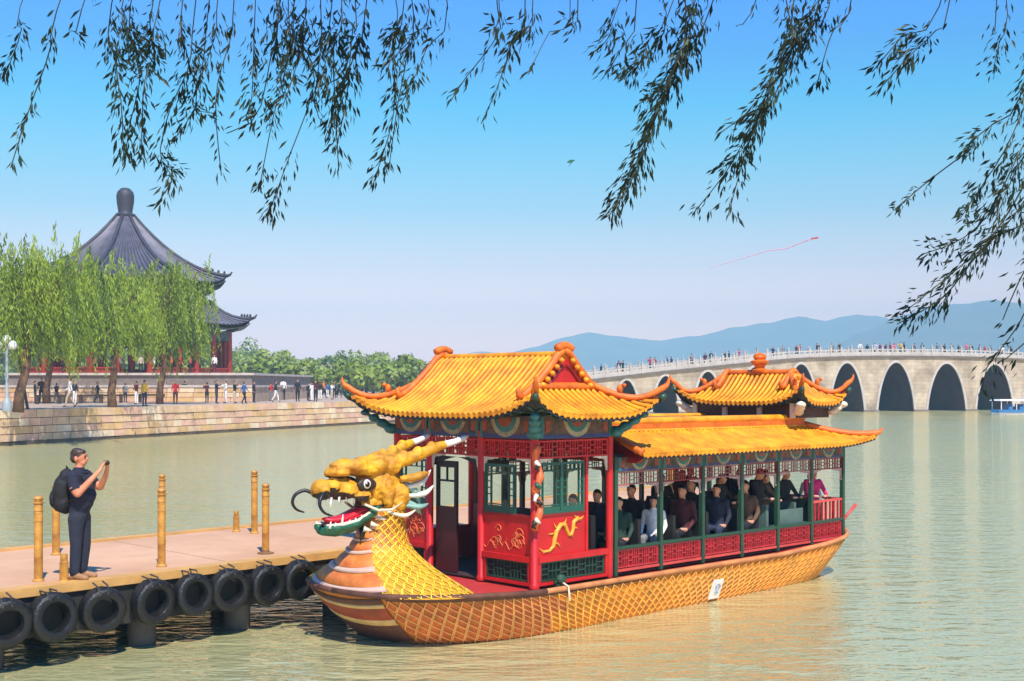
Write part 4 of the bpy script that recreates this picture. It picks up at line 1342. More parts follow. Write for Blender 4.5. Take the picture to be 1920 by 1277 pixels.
# ---- front cabin
cab = MB()
for face_, posts in (('front', (0, 1.107, 2.289, W_)),):
    for v in posts:
        MB().lathe([(.075, -.01), (.075, .05), (.058, .07), (.058, HT + .1)], (0.0, v, 0), 14).build('post', RED, boat, smooth=40)
for v in (0, 1.107, 2.289, W_):
    MB().lathe([(.055, -.01), (.055, HT + .1)], (LA, v, 0), 12).build('post', RED if v in (0, W_) else GREEN, boat, smooth=40)
def panel_bay(face, a0, a1, gold, seed):
    # bottom grille, sill, red panel
    p = MB(); fbox(p, face, a0 + .055, a1 - .055, .015, .06, -.05, .03); fbox(p, face, a0 + .055, a1 - .055, .35, .43, -.05, .045)
    fbox(p, face, a0 + .055, a0 + .11, .06, .35, -.045, .025); fbox(p, face, a1 - .11, a1 - .055, .06, .35, -.045, .025)
    w = p.build('dado', RED, boat)
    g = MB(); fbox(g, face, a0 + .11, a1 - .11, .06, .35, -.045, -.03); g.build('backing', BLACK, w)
    l = MB(); lattice(l, face, a0 + .12, a1 - .12, .07, .34, 5, -.028, .004, .012); l.build('grille', GREEN, w)
    b = MB(); fbox(b, face, a0 + .055, a1 - .055, .43, .98, -.03, .0)
    pn = b.build('red_panel', RED, boat)
    m = MB(); fbox(m, face, a0 + .05, a1 - .05, .98, 1.02, -.04, .03); m.build('sill', REDD, pn)
    if gold == 'dragon':
        pts = [(.18, .50), (.30, .53), (.37, .60), (.38, .70), (.43, .79), (.52, .82), (.60, .77), (.62, .68), (.67, .64), (.73, .68), (.74, .78), (.80, .86), (.88, .89)]
        s = MB().tube([FP(face, a0 + x * (a1 - a0), y, .006) for x, y in pts], [.012, .018, .024, .028, .03, .03, .028, .025, .024, .024, .026, .03, .012], 7)
        for x, y, dx_, dy_ in ((.34, .57, .10, -.09), (.40, .74, -.12, .02), (.56, .80, .05, .09), (.64, .66, .10, -.09), (.78, .84, -.02, .08), (.80, .86, .10, -.03), (.22, .51, -.06, .07), (.47, .81, -.04, .09)):
            s.tube([FP(face, a0 + x * (a1 - a0), y, .006), FP(face, a0 + (x + dx_ * .6) * (a1 - a0), y + dy_ * .5, .008), FP(face, a0 + (x + dx_) * (a1 - a0), y + dy_, .006)], [.012, .010, .003], 5)
        s.build('dragon_relief', GOLD, pn, smooth=True)
    else:
        scroll_cloud(face, (a0 + a1) / 2, .71, (a1 - a0) * .33, .2, .004, seed).build('cloud_relief', mat('relief_faded_gold', srgb(200, 92, 42), 0.5, 0.25, 5.0), pn)
panel_bay('front', 0, 1.107, 'cloud', 4)
panel_bay('front', 2.289, W_, 'cloud', 8)
# the side: panel and windows fill two thirds, the rest is open
p = MB(); fbox(p, 'side', .055, LA - .055, .015, .06, -.05, .03); fbox(p, 'side', .055, LA - .055, .35, .43, -.05, .045)
fbox(p, 'side', .055, .11, .06, .35, -.045, .025); fbox(p, 'side', LA - .11, LA - .055, .06, .35, -.045, .025)
w = p.build('dado', RED, boat)
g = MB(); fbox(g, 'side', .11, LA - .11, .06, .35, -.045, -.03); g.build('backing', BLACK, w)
l = MB(); lattice(l, 'side', .12, LA - .12, .07, .34, 7, -.028, .004, .012); l.build('grille', GREEN, w)
SP = 1.06
b = MB(); fbox(b, 'side', .055, SP, .43, 1.0, -.03, 0); pn = b.build('red_panel', RED, boat)
m = MB(); fbox(m, 'side', .055, SP, 1.0, 1.03, -.035, .02); m.build('sill', REDD, pn)
m = MB(); fbox(m, 'side', SP, SP + .05, .43, HL, -.04, .02); m.build('jamb', RED, boat)
pts = [(.14, .50), (.28, .50), (.36, .56), (.38, .66), (.42, .77), (.50, .86), (.58, .86), (.62, .78), (.66, .70), (.72, .70), (.75, .78), (.76, .88), (.84, .93), (.92, .90)]
s = MB().tube([FP('side', x * SP, y, .006) for x, y in pts], [.014, .022, .03, .034, .036, .035, .032, .03, .028, .028, .03, .032, .034, .012], 8)
for x, y, dx_, dy_ in ((.20, .50, -.12, .06), (.24, .50, -.08, -.03), (.37, .62, .14, -.12), (.40, .74, -.14, .0), (.54, .87, .08, .07), (.64, .73, .12, -.10), (.75, .8, .1, -.03), (.84, .93, -.06, .05), (.88, .92, .09, .04), (.45, .8, -.08, .09)):
    s.tube([FP('side', x * SP, y, .006), FP('side', (x + dx_ * .6) * SP, y + dy_ * .3, .010), FP('side', (x + dx_) * SP, y + dy_, .006)], [.016, .013, .003], 5)
s.build('dragon_relief', GOLD, pn, smooth=True)
window(boat, 'side', .07, SP - .02, 1.03, HL - .06, -.035, .01, 2)
window(boat, 'front', .40, 1.04, 1.02, HL - .10, -.035, .01, 1)
window(boat, 'front', 2.36, W_ - .07, 1.02, HL - .10, -.035, .01, 1)
b = MB(); fbox(b, 'far', .055, LA - .055, .02, .55, -.03, .0); b.build('red_panel', RED, boat)
# cabin back wall: low partition with open middle
b = MB(); fbox(b, 'back', 2.34, W_ - .06, .02, .9, -.02, .02); b.build('partition', REDD, boat)
# door leaf standing ajar inside the doorway, arched head
dr = MB(); dr.box(.05, .09, 1.72, 2.20, .03, 1.02); door = dr.build('door', mat('door_maroon', srgb(62, 16, 18), 0.5, 0.2, 2.0), boat)
dd = MB(); dd.box(.05, .09, 1.72, 1.78, 1.02, 1.72).box(.05, .09, 2.14, 2.20, 1.02, 1.72).box(.05, .09, 1.78, 2.14, 1.62, 1.72).box(.055, .085, 1.78, 2.14, 1.40, 1.43).box(.055, .085, 1.95, 1.97, 1.43, 1.62).build('frame', BLACK, door)
gp_ = MB().box(.068, .072, 1.78, 2.14, 1.02, 1.62).build('pane', GLASS, door)
dr = MB(); dr.bar((.10, 1.17, .03), (.10, 1.17, 1.75), .03, .03); dr.box(.06, .62, 1.16, 1.20, .03, 1.0); door2 = dr.build('door', GREEN, boat)
MB().box(.06, .62, 1.16, 1.20, 1.66, 1.74).box(.58, .62, 1.16, 1.20, 1.0, 1.66).build('frame', BLACK, door2)
arch = MB()
for sgn, v in ((1, 1.165), (-1, 2.23)):
    poly = [FP('front', v, HL - .02, -.03)] + [FP('front', v + sgn * .53 * q, HL - .02 - .14 * (1 - q) ** 1.6 - .02, -.03) for q in [i / 10 for i in range(10, -1, -1)]]
    arch.prism(poly, (.03, 0, 0))
arch.build('door_arch', BLACK, boat, fix=True)
# friezes and corner brackets
def frieze(face, a0, a1, b0, b1, n):
    l = MB(); lattice(l, face, a0, a1, b0, b1, n, -.02, .02, .016)
    fr = l.build('frieze', RED, boat)
    sz = min(.26, (a1 - a0) * .3)
    for a_, s_ in ((a0, 1), (a1, -1)):
        br = MB(); bracket(br, face, a_, b0, s_, -.015, .015, sz); br.build('bracket', CREAM, fr)
    return fr
for a0, a1 in ((.06, 1.05), (1.165, 2.23), (2.35, W_ - .06)):
    frieze('front', a0, a1, HL, HT - .02, 9)
    frieze('back', a0, a1, HL, HT - .02, 9)
frieze('side', .06, LA - .06, HL, HT - .02, 11)
frieze('far', .06, LA - .06, HL, HT - .02, 11)
PCREAM = mat('painting_cream', srgb(150, 140, 112), 0.6, 0.35, 9.0)
PORANGE = mat('painting_rust', srgb(138, 66, 40), 0.6, 0.35, 9.0)
def painted_beam(face, a0, a1, b0, b1, n, dd_=.05, cols=None):
    p = MB(); fbox(p, face, a0, a1, b0, b1, -dd_, dd_)
    bo = p.build('painted_beam', BEAM, boat)
    w = (a1 - a0) / n
    m_ = MB()
    for i in range(n):
        ac = a0 + w * (i + .5)
        half_lotus(m_, face, ac, b1 - .02, min((b1 - b0) * .92, w * .36), dd_, (0, 1, 3))
        fbox(m_, face, ac - w * .5 + .01, ac - w * .5 + .07, b0 + .01, b1 - .01, dd_, dd_ + .006, 1)
        fbox(m_, face, ac + w * .5 - .07, ac + w * .5 - .01, b0 + .01, b1 - .01, dd_, dd_ + .006, 1)
        fbox(m_, face, ac - w * .5 + .07, ac + w * .5 - .07, b0 + .008, b0 + (b1 - b0) * .18, dd_, dd_ + .003, 2)
        for sg in (-1, 1):
            fbox(m_, face, ac + sg * w * .40 - .05, ac + sg * w * .40 + .05, b0 + (b1 - b0) * .3, b1 - (b1 - b0) * .2, dd_, dd_ + .008, 3)
    m_.build('painting', [PCREAM, TEAL, NAVY, PORANGE], bo)
    return bo
for a0, a1 in ((.0, 1.1), (1.12, 2.28), (2.30, W_)):
    painted_beam('front', a0, a1, HT, HT + .33, 1)
painted_beam('side', .06, LA, HT, HT + .33, 1)
painted_beam('far', .06, LA, HT, HT + .33, 1)
painted_beam('back', .06, W_ - .06, HT, HT + .33, 3, .04)
# carved cloud blocks at the corners under the eaves
for (u_, v_) in ((-.07, -.07), (-.07, W_ + .07), (LA + .07, -.07)):
    c = MB()
    for k in range(4):
        r = .16 - .02 * k
        c.ell((u_ + (-.10 if u_ < 0 else .10) * k, v_ + (-.10 if v_ < 0 else .10) * k, HT + .08 + .085 * k), (r * .75, r * .75, r * .55), 10, 6)
    remeshed(c, 'corner_bracket', [TEAL], boat, .02, 2, .01)
# hanging carved dragon on the near corner post
pth = [Vector((-.03 - .045 * math.sin(i * .8), -.09 - .03 * math.cos(i * .8), 2.02 - i * .062)) for i in range(20)]
carv = MB().tube(pth, [.04 + .022 * math.sin(i * 1.1) ** 2 for i in range(20)], 8).build('carved_post_dragon', ORANGE, boat, smooth=True)
for i, m_, sg in ((1, ORANGE, 1), (4, WHITE, -1), (5, DK_, 1), (9, GREENW, -1), (12, WHITE, 1), (13, DK_, -1), (17, CREAM, -1), (18, DK_, 1)):
    q_ = pth[i]
    MB().tube([q_ + Vector((-.02, -.02, .03)), q_ + Vector((-.05, -.05, .03 + .02 * sg)), q_ + Vector((-.05 - .03 * sg, -.06 + .02 * sg, -.02)), q_ + Vector((-.02, -.04, -.05))], [.03, .036, .026, .008], 7).build('carved_claw', m_, carv, smooth=True)
# cabin floor, ceiling, helm seat
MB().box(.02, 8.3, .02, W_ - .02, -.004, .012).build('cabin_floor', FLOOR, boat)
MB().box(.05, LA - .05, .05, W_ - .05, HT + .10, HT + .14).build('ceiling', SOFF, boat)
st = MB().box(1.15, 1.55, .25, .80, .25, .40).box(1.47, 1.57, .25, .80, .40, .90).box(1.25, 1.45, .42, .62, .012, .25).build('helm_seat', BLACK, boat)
MB().box(.45, .75, .35, .95, .012, .75).build('helm_console', GREEN, boat)
# cleat with rope on the deck edge
cl = MB().box(.34, .50, -.13, -.06, -.02, .03).tube([(.30, -.1, .06), (.54, -.1, .06)], .022, 8).ell((.42, -.12, .10), (.09, .07, .07), 10, 6).build('mooring_cleat', GREEN, boat)
MB().tube([(.42, -.14, .06), (.45, -.24, .0), (.44, -.27, -.12), (.46, -.26, -.2)], .014, 6).build('rope', CREAM, cl)

# ---- hip-and-gable roofs
class HipRoof:
    def __init__(s, uc, vc, eu, ev, we, rise, gv, K, P=4, fl=.10, rnd=.12):
        s.uc, s.vc, s.eu, s.ev, s.we, s.rise, s.gv, s.K, s.P, s.fl, s.rnd = uc, vc, eu, ev, we, rise, gv, K, P, fl, rnd
        s.ds = ev - gv
    def prof(s, d):
        x = d / s.eu
        h = s.rise * (.42 * x + .58 * x * x)
        lim = 1 - s.rnd
        if x > lim:     # the rolled top
            q = (x - lim) / s.rnd
            h0 = s.rise * (.42 * lim + .58 * lim * lim)
            sl = s.rise * (.42 + 1.16 * lim) * s.rnd
            h = h0 + sl * (q - q * q / 2)
        return h
    def pt(s, u, v, d, off=0.0):
        # u, v relative to the centre
        a, b = min(1, abs(u) / s.eu), min(1, abs(v) / s.ev)
        e = (a * b) ** s.P
        k = 1 + s.fl * e / max(s.eu, s.ev)
        return Vector((s.uc + u * (1 + s.fl * e / s.eu), s.vc + v * (1 + s.fl * e / s.ev), s.we + s.prof(d) + s.K * e + off))
    def front(s, v, d, sgn=-1, off=0.0):
        return s.pt(sgn * (s.eu - d), v, d, off)
    def side(s, u, d, sgn=-1, off=0.0):
        return s.pt(u, sgn * (s.ev - d), d, off)
def build_hip(R_, name, sp=.115, rr=.036, gable=RED):
    root_mb = MB()
    NV = 36
    for sgn in (-1, 1):
        def fr(i, j):
            v = -R_.ev + 2 * R_.ev * i
            dm = R_.eu if abs(v) <= R_.gv else min(R_.eu, R_.ev - abs(v))
            return R_.front(v, dm * j, sgn)
        root_mb.grid(fr, NV, 10, 0)
        def sd(i, j):
            u = -R_.eu + 2 * R_.eu * i
            dm = min(R_.ds, R_.eu - abs(u))
            return R_.side(u, dm * j, sgn)
        root_mb.grid(sd, 24, 6, 0)
    roof = root_mb.build(name, TILED, boat, fix=False)
    # soffit with its own thickness
    sf = MB()
    for sgn in (-1, 1):
        sf.grid(lambda i, j: R_.front((-R_.ev + 2 * R_.ev * i), min(.55, R_.ev - abs(-R_.ev + 2 * R_.ev * i)) * j, sgn, -.07 - .05 * j), 30, 3)
        sf.grid(lambda i, j: R_.side((-R_.eu + 2 * R_.eu * i), min(.55, R_.eu - abs(-R_.eu + 2 * R_.eu * i)) * j, sgn, -.07 - .05 * j), 20, 3)
        sf.grid(lambda i, j: R_.front((-R_.ev + 2 * R_.ev * i), 0, sgn, -.075 * j), 30, 1)
        sf.grid(lambda i, j: R_.side((-R_.eu + 2 * R_.eu * i), 0, sgn, -.075 * j), 20, 1)
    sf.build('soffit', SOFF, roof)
    # rafters
    rf = MB()
    n = int(2 * R_.ev / .16)
    for i in range(1, n):
        v = -R_.ev + 2 * R_.ev * i / n
        dm = min(.5, R_.ev - abs(v))
        if dm > .1:
            for sgn in (-1, 1):
                rf.tube([R_.front(v, .02, sgn, -.085), R_.front(v, dm, sgn, -.14)], .022, 4)
    n = int(2 * R_.eu / .16)
    for i in range(1, n):
        u = -R_.eu + 2 * R_.eu * i / n
        dm = min(.5, R_.eu - abs(u))
        if dm > .1:
            for sgn in (-1, 1):
                rf.tube([R_.side(u, .02, sgn, -.085), R_.side(u, dm, sgn, -.14)], .022, 4)
    q = rf.build('rafters', GREEN, roof); q['kind'] = 'stuff'
    # tile rows, each its own piece, with a round end disc and a drip tile between
    def row(path, m_=TILE):
        b = MB(); k = len(path)
        b.tube(path, rr, 8, 0, True)
        e = path[0]; d = (path[0] - path[1]).normalized()
        b.tube([e + d * .0, e + d * .022], rr * 1.12, 8, 0, True)
        b.build('tile_row', m_, roof, smooth=50)
    n = int(round(2 * R_.ev / sp))
    drips = MB()
    for i in range(n):
        v = -R_.ev + (i + .5) * 2 * R_.ev / n
        dm = R_.eu if abs(v) <= R_.gv else (R_.ev - abs(v))
        dm = min(dm, R_.eu)
        for sgn in (-1, 1):
            if dm > .06:
                row([R_.front(v, dm * q / 9, sgn, .012) for q in range(10)])
            v2 = v + R_.ev / n
            if abs(v2) < R_.ev:
                p = R_.front(v2, 0, sgn, .0)
                drips.prism([p + Vector((sgn * .01, -.045, .01)), p + Vector((sgn * .01, .045, .01)), p + Vector((sgn * .01, .025, -.035)), p + Vector((sgn * .01, 0, -.055)), p + Vector((sgn * .01, -.025, -.035))], (sgn * .01, 0, 0))
    n = int(round(2 * R_.eu / sp))
    for i in range(n):
        u = -R_.eu + (i + .5) * 2 * R_.eu / n
        dm = min(R_.ds, R_.eu - abs(u))
        for sgn in (-1, 1):
            if dm > .06:
                row([R_.side(u, dm * q / 6, sgn, .012) for q in range(7)])
            u2 = u + R_.eu / n
            if abs(u2) < R_.eu:
                p = R_.side(u2, 0, sgn, .0)
                drips.prism([p + Vector((-.045, sgn * .01, .01)), p + Vector((.045, sgn * .01, .01)), p + Vector((.025, sgn * .01, -.035)), p + Vector((0, sgn * .01, -.055)), p + Vector((-.025, sgn * .01, -.035))], (0, sgn * .01, 0))
    d = drips.build('drip_tiles', TILE, roof, fix=True); d['kind'] = 'stuff'
    # gable walls and descending ridges
    for sgn in (-1, 1):
        v = sgn * (R_.gv - .04)
        pr = []
        d0 = R_.ds * .9
        for q in range(13):
            pr.append(R_.front(v, lerp(d0, R_.eu, q / 12), -1, -.03))
        for q in range(12, -1, -1):
            pr.append(R_.front(v, lerp(d0, R_.eu, q / 12), 1, -.03))
        g = MB().prism(pr, (0, sgn * .05, 0)).build('gable', gable, roof, fix=True)
        g2 = MB()   # raking batten on the gable
        for s2 in (-1, 1):
            g2.tube([R_.front(sgn * (R_.gv + .025), lerp(d0 + .06, R_.eu * .99, q / 8), s2, -.14) for q in range(9)], .022, 6)
        g2.build('bargeboard', REDD, g)
        for s2 in (-1, 1):
            path = [R_.front(sgn * R_.gv, lerp(R_.ds * .62, R_.eu, q / 14), s2, .06 + .02 * (q / 14)) for q in range(15)]
            MB().tube(path, [.058] * 15, 10).build('descending_ridge', TILER, roof, smooth=True)
            e = path[0]
            MB().tube([e, e + Vector((s2 * .05, 0, .0)), e + Vector((s2 * .08, 0, .10)), e + Vector((s2 * .03, 0, .15))], [.05, .048, .035, .012], 8).build('ridge_beast', TILER, roof, smooth=True)
            # row of drip tiles below the ridge on the gable
            for q in range(2, 12, 2):
                p = R_.front(sgn * (R_.gv + .06), lerp(R_.ds, R_.eu, q / 12.5), s2, -.015)
                MB().ell(p, (.045, .05, .042), 8, 6).build('gable_tile', TILE, roof, smooth=True)
            # hip ridge to the corner with upturned tip
            hp = []
            for q in range(13):
                d_ = R_.ds * (1 - q / 12)
                hp.append(R_.pt(s2 * (R_.eu - d_), sgn * (R_.ev - d_), d_, .075))
            e = hp[-1]; dr_ = (Vector((s2, sgn, 0)) * .7071)
            tip = [e + dr_ * .05 + Vector((0, 0, .03)), e + dr_ * .09 + Vector((0, 0, .09)), e + dr_ * .10 + Vector((0, 0, .16))]
            MB().tube(hp[:-1] + spath([hp[-1]] + tip, 4), [.052] * 8 + [.048] * 4 + sr_([.048, .042, .028, .010], 4), 8).build('hip_ridge', TILER, roof, smooth=True)
            MB().tube([R_.pt(s2 * (R_.eu - .02), sgn * (R_.ev - .02), .02, -.06), e + dr_ * .06 + Vector((0, 0, -.10))], [.06, .035], 8).build('corner_beam', GREEN, roof, smooth=True)
            q_ = hp[5]
            MB().ell(q_ + Vector((0, 0, .10)), (.05, .05, .075), 8, 6).ell(q_ + dr_ * .06 + Vector((0, 0, .16)), (.04, .04, .035), 8, 5).build('ridge_beast', TILER, roof, smooth=True)
        # eave ridge running along the foot of the gable
        MB().tube([R_.side(u, R_.ds * .98, sgn, .055) for u in [(-(R_.eu - R_.ds) + 2 * (R_.eu - R_.ds) * q / 8) for q in range(9)]], .062, 8).build('foot_ridge', TILER, roof, smooth=True)
    return roof
FR = HipRoof(LA / 2, C_, 1.32, 2.07, 2.44, .96, 1.36, .33, 4, .04)
front_roof = build_hip(FR, 'front_roof')
MB().tube([(LA / 2, C_ + FR.gv * q / 8, FR.we + FR.prof(FR.eu) + .03) for q in range(-8, 9)], .05, 8).build('ridge', TILE, front_roof, smooth=True)
for sgn in (-1, 1):
    MB().tube([(LA / 2 - .16 + .04 * q, C_ + sgn * FR.gv, FR.we + FR.rise + .02 + .05 * math.sin(math.pi * q / 8)) for q in range(9)], .06, 10).build('ridge_crown', TILER, front_roof, smooth=True)

# ---- long rear roof
RU0, RU1 = 1.92, 8.68
EV, TV = -.38, .62           # eave and top across the boat
EZ, TZ_ = 1.83, 2.14
def rear_pt(u, q, off=0.0, sgn=-1):
    # q 0 eave, 1 top of slope; sgn -1 near side, 1 far side
    hipd = (TV - EV) * q
    v = EV + (TV - EV) * q
    z = EZ + (TZ_ - EZ) * (.8 * q + .2 * q * q)
    e = max(0, (u - 6.9) / (RU1 - 6.9)) ** 3 * (1 - q) ** 2
    z += .13 * e
    v -= .06 * e
    if sgn == 1: v = 2 * C_ - v
    return Vector((u, v, z + off))
mb = MB()
for sgn in (-1, 1):
    mb.grid(lambda i, j: rear_pt(lerp(RU0 + .30 * j, RU1 - .86 * j, i), j, 0, sgn), 40, 5, flip=sgn == 1)
def stern_pt(v, q, off=0.0):
    t = (v - EV) / (2 * (C_ - EV))
    e = abs(2 * t - 1) ** 5 * (1 - q) ** 2
    return Vector((RU1 - .86 * q + .06 * e, lerp(v, C_ + (v - C_) * (C_ - TV) / (C_ - EV), q), EZ + (TZ_ - EZ) * (.8 * q + .2 * q * q) + .13 * e + off))
mb.grid(lambda i, j: stern_pt(lerp(EV, 2 * C_ - EV, i), j), 30, 5)
mb.grid(lambda i, j: (lerp(RU0 + .3, RU1 - .86, i), lerp(TV, 2 * C_ - TV, j), TZ_ + .19), 4, 4)
rear_roof = mb.build('rear_roof', TILED, boat, fix=True)
def rrow(path, r=.034):
    b = MB().tube(path, r, 8)
    d = (path[0] - path[1]).normalized()
    b.tube([path[0], path[0] + d * .02], r * 1.12, 8)
    b.build('tile_row', TILE, rear_roof, smooth=50)
n = int((RU1 - RU0) / .112)
drips = MB()
for i in range(n):
    u = RU0 + (i + .5) * (RU1 - RU0) / n
    for sgn in (-1, 1):
        qm = 1.0 if u < RU1 - .86 else (RU1 - u) / .86
        q0 = 0.0
        if u < RU0 + .30: qm = max(.05, (u - RU0) / .30) if False else 1.0
        rr_ = [rear_pt(u + (0.0), qm * k / 5, .010, sgn) for k in range(6)]
        if u < RU0 + .30:
            qq = (u - RU0) / .30
            rr_ = [rear_pt(u, qq * k / 5, .010, sgn) for k in range(6)]
        if (rr_[0] - rr_[-1]).length > .06: rrow(rr_)
    p = rear_pt(u + .056, 0, 0)
    drips.prism([p + Vector((-.04, -.01, .01)), p + Vector((.04, -.01, .01)), p + Vector((.022, -.01, -.03)), p + Vector((0, -.01, -.05)), p + Vector((-.022, -.01, -.03))], (0, -.01, 0))
for i in range(30):
    v = lerp(EV, 2 * C_ - EV, (i + .5) / 30)
    dm = min(1.0, min(v - EV, 2 * C_ - EV - v) / (TV - EV))
    if dm > .08: rrow([stern_pt(lerp(v, v, 0), dm * k / 4, .010) if dm < 1 else stern_pt(v, k / 4, .010) for k in range(5)])
o = drips.build('drip_tiles', TILE, rear_roof, fix=True); o['kind'] = 'stuff'
for sgn in (-1, 1):      # hip ridges at the stern, verge at the front
    hp = [rear_pt(RU1 - .86 * q, q, .06, sgn) for q in [k / 8 for k in range(8, -1, -1)]]
    e = hp[-1]
    MB().tube(hp + [e + Vector((.06, sgn * .06, .03)), e + Vector((.10, sgn * .10, .10))], [.06] * 9 + [.045, .012], 8).build('hip_ridge', TILER, rear_roof, smooth=True)
    MB().tube([rear_pt(RU0 + .3 * q, q, .04, sgn) for q in [k / 6 for k in range(7)]], .055, 8).build('verge_ridge', TILER, rear_roof, smooth=True)
    vv = TV if sgn == -1 else 2 * C_ - TV
    b = MB()
    b.box(RU0 + .30, RU1 - .86, vv - sgn * .0 - .07, vv + .07, TZ_ + .0, TZ_ + .13).build('band_ridge', TILER, rear_roof)
    MB().tube([(RU0 + .24 + (RU1 - .86 - RU0 - .2) * k / 10, vv, TZ_ + .17) for k in range(11)], .075, 10, flat=.9).build('band_cap', TILE, rear_roof, smooth=True)
    MB().tube([(RU0 + .24 + (RU1 - .86 - RU0 - .2) * k / 10, vv + sgn * .06, TZ_ + .015) for k in range(11)], .03, 8).build('band_cap', TILE, rear_roof, smooth=True)
MB().box(RU1 - .93, RU1 - .79, TV, 2 * C_ - TV, TZ_, TZ_ + .2).build('band_ridge', TILER, rear_roof)
# soffit, fascia and the red board closing the forward end
sf = MB()
for sgn in (-1, 1):
    sf.grid(lambda i, j: rear_pt(lerp(RU0 + .02, RU1, i), .5 * j, -.06 - .10 * j, sgn), 30, 2)
    sf.grid(lambda i, j: rear_pt(lerp(RU0 + .02, RU1, i), 0, -.065 * j, sgn), 30, 1)
sf.grid(lambda i, j: stern_pt(lerp(EV, 2 * C_ - EV, i), .5 * j, -.06 - .1 * j), 16, 2)
sf.grid(lambda i, j: stern_pt(lerp(EV, 2 * C_ - EV, i), 0, -.065 * j), 16, 1)
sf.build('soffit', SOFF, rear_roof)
bb = MB().prism([rear_pt(RU0 + .06, 0, -.03), rear_pt(RU0 + .06 + .25, 1, -.03), rear_pt(RU0 + .06 + .25, 1, -.03, 1), rear_pt(RU0 + .06, 0, -.03, 1), Vector((RU0 + .06, W_ + .2, 1.70)), Vector((RU0 + .06, -.2, 1.70))], (.03, 0, 0)).build('end_board', REDD, rear_roof, fix=True)

# ---- lantern roof over the stern
LR = HipRoof(7.80, C_, .78, 1.44, 2.58, .60, .76, .32, 4, .02)
lant = build_hip(LR, 'lantern_roof', .105, .033, TILER)
MB().tube([(LR.uc, C_ + LR.gv * q / 8, LR.we + LR.prof(LR.eu) + .05) for q in range(-8, 9)], .055, 8).build('ridge', TILER, lant, smooth=True)
MB().lathe([(.14, 0), (.15, .04), (.09, .07), (.11, .13), (.17, .17), (.18, .21), (.10, .24), (.13, .28), (.12, .33), (.04, .37), (0.001, .38)], (LR.uc, C_, LR.we + LR.prof(LR.eu) + .06), 14).build('finial', TILER, lant, smooth=40)
lw = MB().box(7.25, 8.35, .35, 2 * C_ - .35, TZ_ + .17, LR.we - .02).build('lantern_wall', mat('lantern_wall_brown', srgb(70, 42, 34), 0.6, 0.2), boat)
for v in (.42, 1.15, 1.95, 2.67):
    MB().box(7.19, 7.24, v - .05, v + .05, TZ_ + .17, LR.we).build('pilaster', CREAM, lw)
for u_, v_ in ((7.22, .30), (7.22, 2 * C_ - .30), (8.38, .30)):
    c = MB()
    for k in range(3):
        c.ell((u_ + (-.07 if u_ < 7.8 else .07) * k, v_ + (-.07 if v_ < C_ else .07) * k, TZ_ + .28 + .07 * k), (.10, .10, .07), 10, 6)
    remeshed(c, 'corner_bracket', [CREAM], lw, .02, 2, .01)

# ---- open rear deck: posts, rails, friezes
U0, BAY = LA + .122, 1.087
PG = [U0 + BAY * k for k in range(7)]
for face in ('side', 'far'):
    for k, u in enumerate(PG):
        v = 0 if face == 'side' else W_
        MB().box(u - .036, u + .036, v - .036, v + .036, -.01, 1.80).build('post', GREEN, boat)
    for k in range(6):
        a0, a1 = PG[k] + .036, PG[k + 1] - .036
        r_ = MB(); fbox(r_, face, a0, a1, .385, .43, -.03, .03); rail = r_.build('rail', GREEN, boat)
        pnl = MB(); lattice(pnl, face, a0 + .02, a1 - .02, .10, .375, 8, -.012, .012, .013)
        pn = pnl.build('railing_panel', mat('railing_red', srgb(176, 40, 46), 0.5, 0.15, 4.0), boat)
        bk = MB(); fbox(bk, face, a0 + .03, a1 - .03, .11, .37, -.022, -.014); bk.build('backing', REDD, pn)
        bt_ = MB(); fbox(bt_, face, a0, a1, .045, .085, -.02, .02); bt_.build('bottom_rail', REDL, pn)
        f_ = MB(); lattice(f_, face, a0, a1, 1.36, 1.565, 7, -.014, .014, .013); fr = f_.build('frieze', REDD if k % 2 else mat('frieze_grey_red', srgb(150, 92, 86), 0.5, 0.2, 4.0), boat)
        for a_, s_ in ((a0, 1), (a1, -1)):
            b_ = MB(); bracket(b_, face, a_, 1.36, s_, -.012, .012, .26); b_.build('bracket', mat('bracket_pink_grey', srgb(176, 140, 132), 0.6, 0.15, 5.0), fr)
        painted_beam(face, a0, a1, 1.572, 1.79, 1, .035)
# stern: extra spindle rail and cross rail
st_ = MB()
sr = MB(); fbox(sr, 'side', PG[5] + .04, PG[6] + .06, .76, .80, -.02, .02); srl = sr.build('stern_rail', REDL, boat)
for q in range(8):
    a = lerp(PG[5] + .12, PG[6] - .03, q / 7)
    s_ = MB(); fbox(s_, 'side', a - .016, a + .016, .43, .76, -.014, .014); s_.build('spindle', RED, srl)
s_ = MB().box(PG[6] - .03, PG[6] + .03, .06, W_ - .06, .76, .80).build('stern_rail', REDL, boat)
for q in range(18):
    v = lerp(.2, W_ - .2, q / 17)
    MB().box(PG[6] - .014, PG[6] + .014, v - .016, v + .016, .05, .76).build('spindle', RED, s_)
MB().tube([(8.25, -.03, .40), (8.40, -.06, .52), (8.56, -.10, .66)], [.026, .026, .034], 8).build('stern_pole', REDL, boat, smooth=True)
